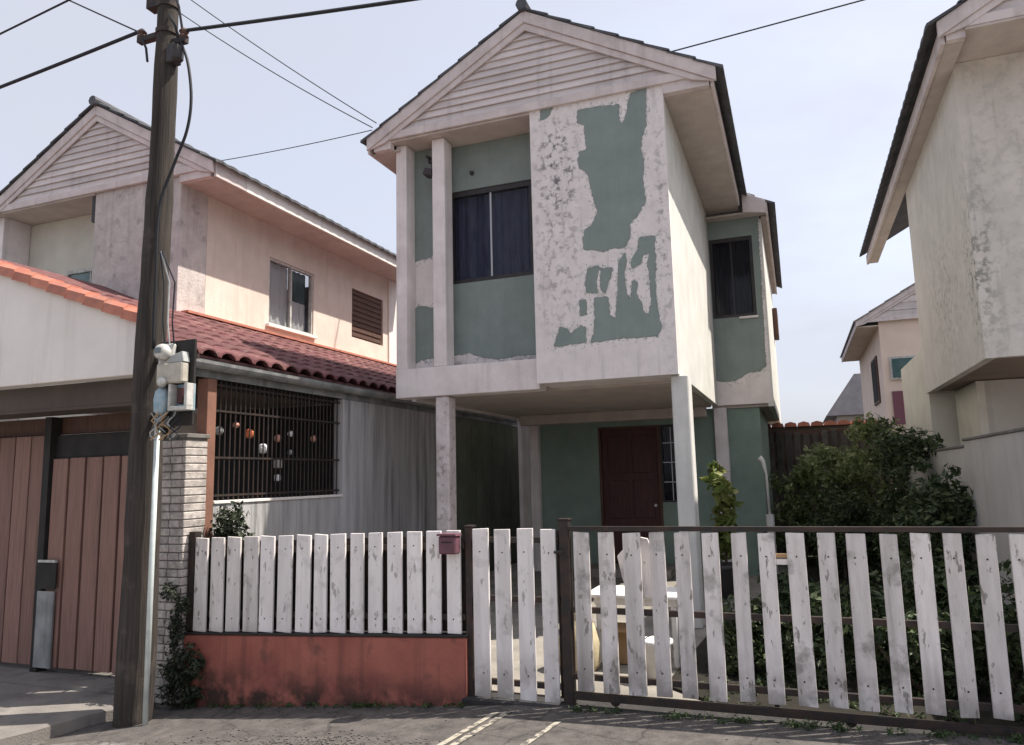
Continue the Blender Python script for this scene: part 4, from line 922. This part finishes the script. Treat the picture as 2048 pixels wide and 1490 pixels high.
for x in (-1.575, -0.25, 0.85): bx('stile', 'iron', WG, x, x+0.03, 5.362, 5.39, 0.06, 1.198)
for x in (-1.3, 0.2, 1.5): MB().lathe((x, 5.32, 0.035), [(0.035, 0), (0.035, 0.02)], 12, 'y').build('wheel', 'iron', WG)
bx('patch_board', 'cardboard', WG, -0.275, -0.08, 5.327, 5.345, 1.03, 1.055); bx('patch_board', 'slat_new', WG, -0.275, -0.08, 5.327, 5.345, 0.985, 1.02)

# broken white board hung behind the slats
q = MB().prism_xz([(-1.255, 1.02), (-1.15, 1.13), (-1.08, 1.155), (-1.03, 1.145), (-0.97, 0.98), (-0.93, 0.78), (-1.01, 0.74), (-1.18, 0.72), (-1.225, 0.87)], 5.363, 5.383)
tag(q.build('broken_board', 'slat_new', None, 0.004), 'broken white board hung askew across the slats of the wide gate', 'board')
# small purple box hung on the last fence slat
ml = thing('letter_box', (-2.53, 5.27, 1.03), 'small dark purple letter box on the fence beside the narrow gate', 'letter box')
MB().box(-2.60, -2.455, 5.20, 5.297, 1.03, 1.165).build('body', 'purple', ml, 0.01)
MB().prism_xz([(-2.61, 1.167), (-2.445, 1.167), (-2.45, 1.182), (-2.605, 1.182)], 5.19, 5.297).build('lid', 'purple', ml)
MB().box(-2.57, -2.485, 5.196, 5.199, 1.115, 1.125).build('slot', 'gate_dark', ml)

# ------------------------------------------------------------------ yard clutter behind the gates
tb = thing('plastic_table', (-1.35, 6.6, 0), 'low white plastic table behind the wide gate', 'table')
bx('table_top', 'plastic_white', tb, -1.78, -0.95, 6.35, 6.85, 0.56, 0.60, bevel=0.012)
bx('apron', 'plastic_white', tb, -1.72, -1.01, 6.41, 6.79, 0.50, 0.558, bevel=0.006)
for x in (-1.70, -1.06):
    for y in (6.43, 6.74): MB().tube([(x+0.015, y+0.015, 0.50), (x+0.015, y+0.015, 0.02)], [0.028, 0.02], 8).build('leg', 'plastic_white', tb)
t = thing('cardboard_box', (-1.5, 6.57, 0), 'brown cardboard box on the ground under the white plastic table', 'box')
MB().box(-1.66, -1.40, 6.47, 6.72, 0.003, 0.30).build('body', 'cardboard', t, 0.006); MB().box(-1.665, -1.395, 6.37, 6.468, 0.285, 0.298).build('flap', 'cardboard', t)
t = thing('cement_sack', (-1.85, 6.15, 0), 'pale slumped sack on the sunlit ground behind the wide gate end', 'sack')
MB().lathe((-1.82, 6.25, 0.003), [(0.16, 0), (0.185, 0.05), (0.18, 0.22), (0.14, 0.36), (0.06, 0.42), (0.08, 0.46)], 12).build('bag', 'sack', t, smooth=True)
t = thing('bucket', (-1.2, 6.1, 0), 'white paint bucket standing behind the wide gate near the broken board', 'bucket')
MB().lathe((-1.13, 6.05, 0.023), [(0.10, 0), (0.125, 0.26), (0.13, 0.265), (0.13, 0.29), (0.115, 0.29), (0.11, 0.05)], 16).build('body', 'plastic_white', t, smooth=True)
pts = [(-1.13+0.13*cos(a), 6.05+0.03*sin(a), 0.30-0.06+0.10*sin(a)) for a in [pi*i/10 for i in range(11)]]
MB().tube(pts, 0.004, 5).build('handle', 'iron', t)

# ------------------------------------------------------------------ right house
RH = thing('right_house', (3.95, 10.2, 0.3), 'beige two-storey house with stained corner at the right edge', 'house')
RCX, RZR, RHALF, RZE = 3.97, 7.38, 2.32, 6.10
gable_end(RH, RCX, RZR, RHALF, RZE, 8.18, 6.0, 10, x_lo=1.9, x_hi=6.04, zs=5.905)
rrf = MB().prism_xz([(RCX-RHALF, RZE+0.005), (RCX, RZR+0.005), (RCX+RHALF, RZE+0.005), (RCX, RZR+0.03)], 8.14, 17.0).build('roof', 'roof_tile_dark', RH)
roof_slope(rrf, RCX-RHALF-0.06, RZE-0.025, RCX, RZR+0.01, 8.10, 17.0, 8, 'roof_tile_dark')
roof_slope(rrf, RCX+RHALF, RZE+0.01, RCX, RZR+0.01, 8.10, 17.0, 8, 'roof_tile_dark')
bx('soffit', 'soffit', RH, 1.722, 1.898, 8.28, 17.0, 5.90, 5.925)
bx('fascia', 'rake', RH, 1.68, 1.72, 8.2, 17.0, 5.88, 6.06, bevel=0.004)
bx('soffit', 'soffit', RH, 1.90, 6.04, 8.165, 8.95, 5.97, 5.995)
def mould_corner(Yc, Z):
    return np.clip(0.95*np.exp(-((Yc-8.95)/0.30)**2-((Z-3.7)/0.85)**2)+0.6*np.exp(-((Yc-10.6)/1.0)**2-((Z-3.7)/0.8)**2), 0, 1)
peel_wall('side_wall', RH, 8.85, 12.70, 2.70, 5.965, 1.90, [], mould_corner, step=0.05, thick=0.10, plane='yz', mat='stained')
def mould_front(X, Z): return np.clip(0.9*np.exp(-((X-1.95)/0.12)**2-((Z-3.9)/0.9)**2)+0.25, 0, 1)*0.8
peel_wall('front_wall', RH, 1.902, 6.0, 2.705, 5.965, 8.852, [], mould_front, step=0.06, thick=0.10, mat='stained')
bx('back_wall', 'right_wall', RH, 2.002, 6.0, 12.58, 12.69, 2.70, 5.89)
bx('floor_slab', 'brown_soffit', RH, 2.002, 6.0, 8.96, 12.57, 2.715, 2.85)
bx('ground_floor_wall', 'right_wall', RH, 2.36, 6.0, 11.2, 11.32, 0.3, 2.70)
bx('ground_side_wall', 'cream', RH, 2.26, 2.358, 11.2, 12.6, 0.3, 2.70)
bx('wing_wall', 'cream', RH, 1.94, 6.0, 12.72, 12.86, 0.3, 3.42)  # cream colour stands in for the sunlit patch on the wing
bx('wing_side', 'cream', RH, 1.94, 2.04, 12.862, 15.5, 0.3, 3.42)
MB().lathe((3.0, 11.195, 2.2), [(0.045, 0), (0.045, -0.03), (0.03, -0.08)], 10, 'y').build('wall_light', 'brown_wood', RH)
RB = thing('right_boundary_wall', (1.78, 10, 0), 'grey rendered boundary wall below the beige house at the right edge', 'wall')
bx('wall', 'right_wall', RB, 1.72, 1.84, 5.45, 9.4, -0.3, 1.87); bx('wall', 'right_wall', RB, 1.72, 1.84, 9.402, 15.8, -0.3, 1.80)
bx('coping', 'mortar', RB, 1.705, 1.855, 5.44, 9.4, 1.872, 1.90, bevel=0.005); bx('coping', 'mortar', RB, 1.705, 1.855, 9.402, 15.8, 1.802, 1.83, bevel=0.005)

# ------------------------------------------------------------------ back structures
BK = thing('back_wall', (0.2, 16, 0), 'brown garden wall with red tile coping behind the hedge', 'wall')
bx('wall', 'brown_soffit', BK, -0.62, 1.70, 16.0, 16.15, 0.0, 2.46)
for k in range(9):
    x0 = -0.68+k*0.245
    MB().prism_xz([(x0, 2.462), (x0+0.24, 2.462), (x0+0.22, 2.53), (x0+0.12, 2.56), (x0+0.02, 2.53)], 15.86, 16.25).build('coping_tile', 'tile_orange', BK)
bx('post', 'brown_wood', BK, -0.66, -0.56, 15.80, 15.90, 0, 2.46)
for z in (2.30, 1.75, 1.2): bx('rail', 'brown_wood', BK, -0.55, 1.68, 15.84, 15.88, z, z+0.07)
for k in range(13):
    bx('slat', 'fence_dark', BK, -0.53+k*0.17, -0.42+k*0.17, 15.81+RNG.uniform(-.006, .006), 15.838, 0.05, 2.34+RNG.uniform(-.05, .04), bevel=0.004)
t = thing('washing_line_post', (-0.45, 12.0, 0), 'short white post with rounded top beside the green wall and hedge', 'post')
MB().tube([(-0.44, 12.0, 0), (-0.44, 12.0, 0.95)], 0.06, 8).build('base', 'plastic_white', t)
MB().tube([(-0.44, 12.0, 0.95), (-0.45, 12.0, 1.55), (-0.49, 12.0, 1.75), (-0.54, 12.0, 1.80)], [0.02, 0.02, 0.035, 0.05], 8).build('stem', 'plastic_white', t, smooth=True)

def far_house(name, label, cx, zr, half, ze, y0, y1, x0, x1, zg):
    t = thing(name, ((x0+x1)/2, y0, zg), label, 'house')
    gable_end(t, cx, zr, half, ze, y0, ze-0.05, 6)
    r = MB().prism_xz([(cx-half, ze+0.005), (cx, zr+0.005), (cx+half, ze+0.005), (cx, zr+0.03)], y0-0.05, y1).build('roof', 'slate', t)
    roof_slope(r, cx-half, ze+0.01, cx, zr+0.01, y0-0.1, y1, 6, 'slate'); roof_slope(r, cx+half, ze+0.01, cx, zr+0.01, y0-0.1, y1, 6, 'slate')
    bx('soffit', 'salmon', t, cx-half+0.02, x0-0.002, y0+0.1, y1, ze-0.17, ze-0.14)
    bx('fascia', 'rake', t, cx-half, cx-half+0.018, y0, y1, ze-0.2, ze)
    bx('wall', 'far_pink', t, x0, x1, y0+0.12, y1-0.1, zg, ze-0.02)
    return t
FH = far_house('far_house', 'distant pink house with grey roof seen between the two nearer houses', 4.75, 7.7, 2.75, 6.12, 25.0, 33.0, 2.65, 7.0, 0.0)
def far_win(x0, x1, z0, z1, mat):
    w = MB().box(x0, x1, 25.04, 25.115, z0, z1).build('window', 'meter_white', FH); bx('pane', mat, w, x0+0.06, x1-0.06, 25.02, 25.038, z0+0.06, z1-0.06)
far_win(2.85, 4.2, 4.25, 4.95, 'teal_glass'); 
bx('maroon_panel', 'maroon_panel', FH, 2.85, 4.2, 25.06, 25.118, 2.9, 3.9)
w = MB().box(2.60, 2.648, 26.3, 28.0, 3.7, 5.2).build('window', 'brown_wood', FH); bx('pane', 'dark_room', w, 2.585, 2.598, 26.45, 27.85, 3.8, 5.1)
FG = thing('distant_cottage', (2.6, 40, 0), 'small hazy cottage far behind the garden wall left of the pink house', 'house')
MB().box(2.0, 5.5, 40, 46, 0, 4.2).build('wall', 'right_wall', FG)
MB().prism_xz([(1.5, 4.21), (6.0, 4.21), (4.6, 6.2), (2.9, 6.2)], 39.6, 46.4).build('roof', 'slate', FG)

# ------------------------------------------------------------------ plants
def bush(name, label, base, clumps, n, size, mat, seed, group=None, cat='bush', stems=3):
    t = thing(name, base, label, cat, group)
    leaves('foliage', mat, t, [c[:3] for c in clumps], [c[3] for c in clumps], n, size, seed)
    r = random.Random(seed); q = MB()
    for k in range(stems):
        c = clumps[r.randrange(len(clumps))]
        b = Vector(base)+Vector((r.uniform(-.1, .1), r.uniform(-.1, .1), -0.02))
        mid = (b+Vector(c[:3]))/2+Vector((r.uniform(-.08, .08), r.uniform(-.08, .08), 0))
        q.tube([b, mid, Vector(c[:3])], [0.03, 0.022, 0.01], 6)
    q.build('stem', 'bark', t)
    return t
def clumps(cx, cy, z0, z1, rx, ry, n, rr, seed):
    r = random.Random(seed); out = []
    for _ in range(n):
        f = r.random(); zz = z0+(z1-z0)*f; k = 1-0.35*f
        out.append((cx+r.uniform(-rx, rx)*k, cy+r.uniform(-ry, ry)*k, zz, rr*r.uniform(0.6, 1.25)))
    for _ in range(n//3):          # straggling shoots outside the mass
        a_ = r.uniform(0, 2*pi); out.append((cx+cos(a_)*rx*r.uniform(.8, 1.4), cy+sin(a_)*ry*r.uniform(.8, 1.3), z0+(z1-z0)*r.uniform(.3, 1.12), rr*0.42))
    return out
HG = 'hedge bushes right of the peeling house'
bush('hedge_bush', 'hedge bush coloured as sunlit directly beside the green wing wall', (0.0, 13.6, 0.02), clumps(-0.02, 13.6, 0.3, 1.75, 0.42, 0.5, 28, 0.24, 1), 4600, 0.045, 'leaf_hedge', 1, HG)
bush('hedge_bush', 'hedge bush coloured as sunlit under the red tile coping', (0.55, 14.6, 0.02), clumps(0.6, 14.6, 0.3, 1.95, 0.5, 0.5, 26, 0.25, 2), 4600, 0.045, 'leaf_hedge', 2, HG)
bush('hedge_bush', 'tall hedge bush in front of the distant pink house', (1.2, 14.0, 0.02), clumps(1.2, 14.0, 0.4, 2.42, 0.45, 0.6, 30, 0.27, 3), 5200, 0.045, 'leaf_hedge', 3, HG)
bush('hedge_bush', 'dark hedge bush coloured as shaded against the beige house', (1.35, 11.6, 0.02), clumps(1.38, 11.6, 0.3, 2.1, 0.34, 0.7, 30, 0.26, 4), 6500, 0.042, 'leaf_dark', 4, HG)
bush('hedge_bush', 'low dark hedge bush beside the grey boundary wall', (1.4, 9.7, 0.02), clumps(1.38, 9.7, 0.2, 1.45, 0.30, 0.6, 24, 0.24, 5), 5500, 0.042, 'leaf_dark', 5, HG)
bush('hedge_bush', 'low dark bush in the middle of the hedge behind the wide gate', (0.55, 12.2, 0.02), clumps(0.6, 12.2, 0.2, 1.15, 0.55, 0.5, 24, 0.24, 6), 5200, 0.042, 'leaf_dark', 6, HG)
bush('filler_shrub', 'added low dark shrub close behind the right end of the wide gate', (1.1, 7.4, 0.02), clumps(1.0, 7.4, 0.1, 0.75, 0.65, 0.5, 22, 0.22, 8), 4200, 0.04, 'leaf_dark', 8, None, 'shrub')  # these shrubs are added to keep the gate gaps dark
bush('filler_shrub', 'added low dark shrub behind the middle of the wide gate', (0.1, 7.7, 0.02), clumps(0.1, 7.7, 0.1, 0.6, 0.5, 0.5, 20, 0.2, 9), 3600, 0.04, 'leaf_dark', 9, None, 'shrub')
for i_, (x_, y_, h_, lb_) in enumerate([(-0.45, 6.5, 0.5, 'added leafy dark shrub just right of the white table behind the wide gate'), (0.15, 6.3, 0.6, 'added leafy dark shrub close behind the middle slats of the wide gate'), (0.75, 6.2, 0.5, 'added leafy dark shrub close behind the wide gate below the hedge'), (1.35, 6.1, 0.7, 'added leafy dark shrub touching the boundary wall at the right end of the gate')]):
    bush('filler_shrub', lb_, (x_, y_, 0.02), clumps(x_, y_, 0.1, h_, 0.30, 0.22, 22, 0.14, 60+i_), 2800, 0.032, 'leaf_dark', 60+i_, 'shrubs added to darken the gaps of the wide gate', 'shrub')
gc = [(RNG.uniform(-0.7, 1.65), RNG.uniform(5.52, 8.8), 0.03) for i in range(260)]  # leaves added to darken the bed where shade falls
tag(leaves('shade_cover', 'leaf_dark', None, gc, [RNG.uniform(.05, .13) for _ in gc], 9000, 0.026, 77, squash=0.5), 'low dark leaves added as shade over the bed behind the wide gate', 'ground cover', kind='stuff')
pp = thing('potted_plant', (-0.95, 10.2, 0), 'yellow-green leafy potted plant beside the front column', 'plant')
MB().lathe((-0.95, 10.2, 0.0), [(0.16, 0), (0.22, 0.36), (0.24, 0.37), (0.24, 0.42), (0.20, 0.42), (0.19, 0.36)], 16).build('pot', 'pot', pp, smooth=True)
leaves('foliage', 'leaf_bright', pp, [(-0.95+RNG.uniform(-.10, .10), 10.2+RNG.uniform(-.16, .16), 0.55+i*0.085) for i in range(14)], [RNG.uniform(0.1, 0.17) for i in range(14)], 700, 0.07, 21)
MB().tube([(-0.95, 10.2, 0.36), (-0.94, 10.2, 1.0), (-0.96, 10.2, 1.7)], [0.02, 0.016, 0.008], 6).build('stem', 'bark', pp)
# dark creeper at the foot of the pillar
cr = thing('creeper', (-5.12, 5.18, -0.3), 'dark creeper growing up the pillar foot and the end of the red wall', 'plant')
cl = [(-5.15+RNG.uniform(-.08, .10), 5.19+RNG.uniform(-.02, .03), -0.25+i*0.055, RNG.uniform(0.05, 0.09)) for i in range(18)]
cl += [(-5.0+RNG.uniform(-.06, .12), 5.20+RNG.uniform(-.02, .03), -0.24+RNG.uniform(0, 0.45), RNG.uniform(0.05, 0.10)) for i in range(14)]
leaves('foliage', 'leaf_black', cr, [c[:3] for c in cl], [c[3] for c in cl], 2600, 0.022, 31)
MB().tube([(-5.13, 5.2, -0.3), (-5.16, 5.21, 0.2), (-5.12, 5.22, 0.7)], [0.012, 0.01, 0.005], 5).build('stem', 'bark', cr)
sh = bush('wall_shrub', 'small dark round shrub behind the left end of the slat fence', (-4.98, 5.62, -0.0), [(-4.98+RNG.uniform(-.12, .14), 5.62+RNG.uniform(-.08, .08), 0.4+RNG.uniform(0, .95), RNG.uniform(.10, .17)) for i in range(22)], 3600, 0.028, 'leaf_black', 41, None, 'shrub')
# weeds along the foot of the gates
wc, wr = [], []
for i in range(150):
    x = RNG.choice([RNG.uniform(-1.6, 1.7), RNG.uniform(-5.0, -2.4), RNG.uniform(-1.0, 1.7)]); wc.append((x, 5.24-abs(RNG.gauss(0, .025)), street_z(x)+0.015)); wr.append(RNG.uniform(0.015, 0.05))
o = leaves('weeds', 'leaf_weed', None, wc, wr, 2600, 0.013, 51, squash=0.6)
tag(o, 'sparse low weeds growing along the foot of the fence and gates', 'weeds', kind='stuff')
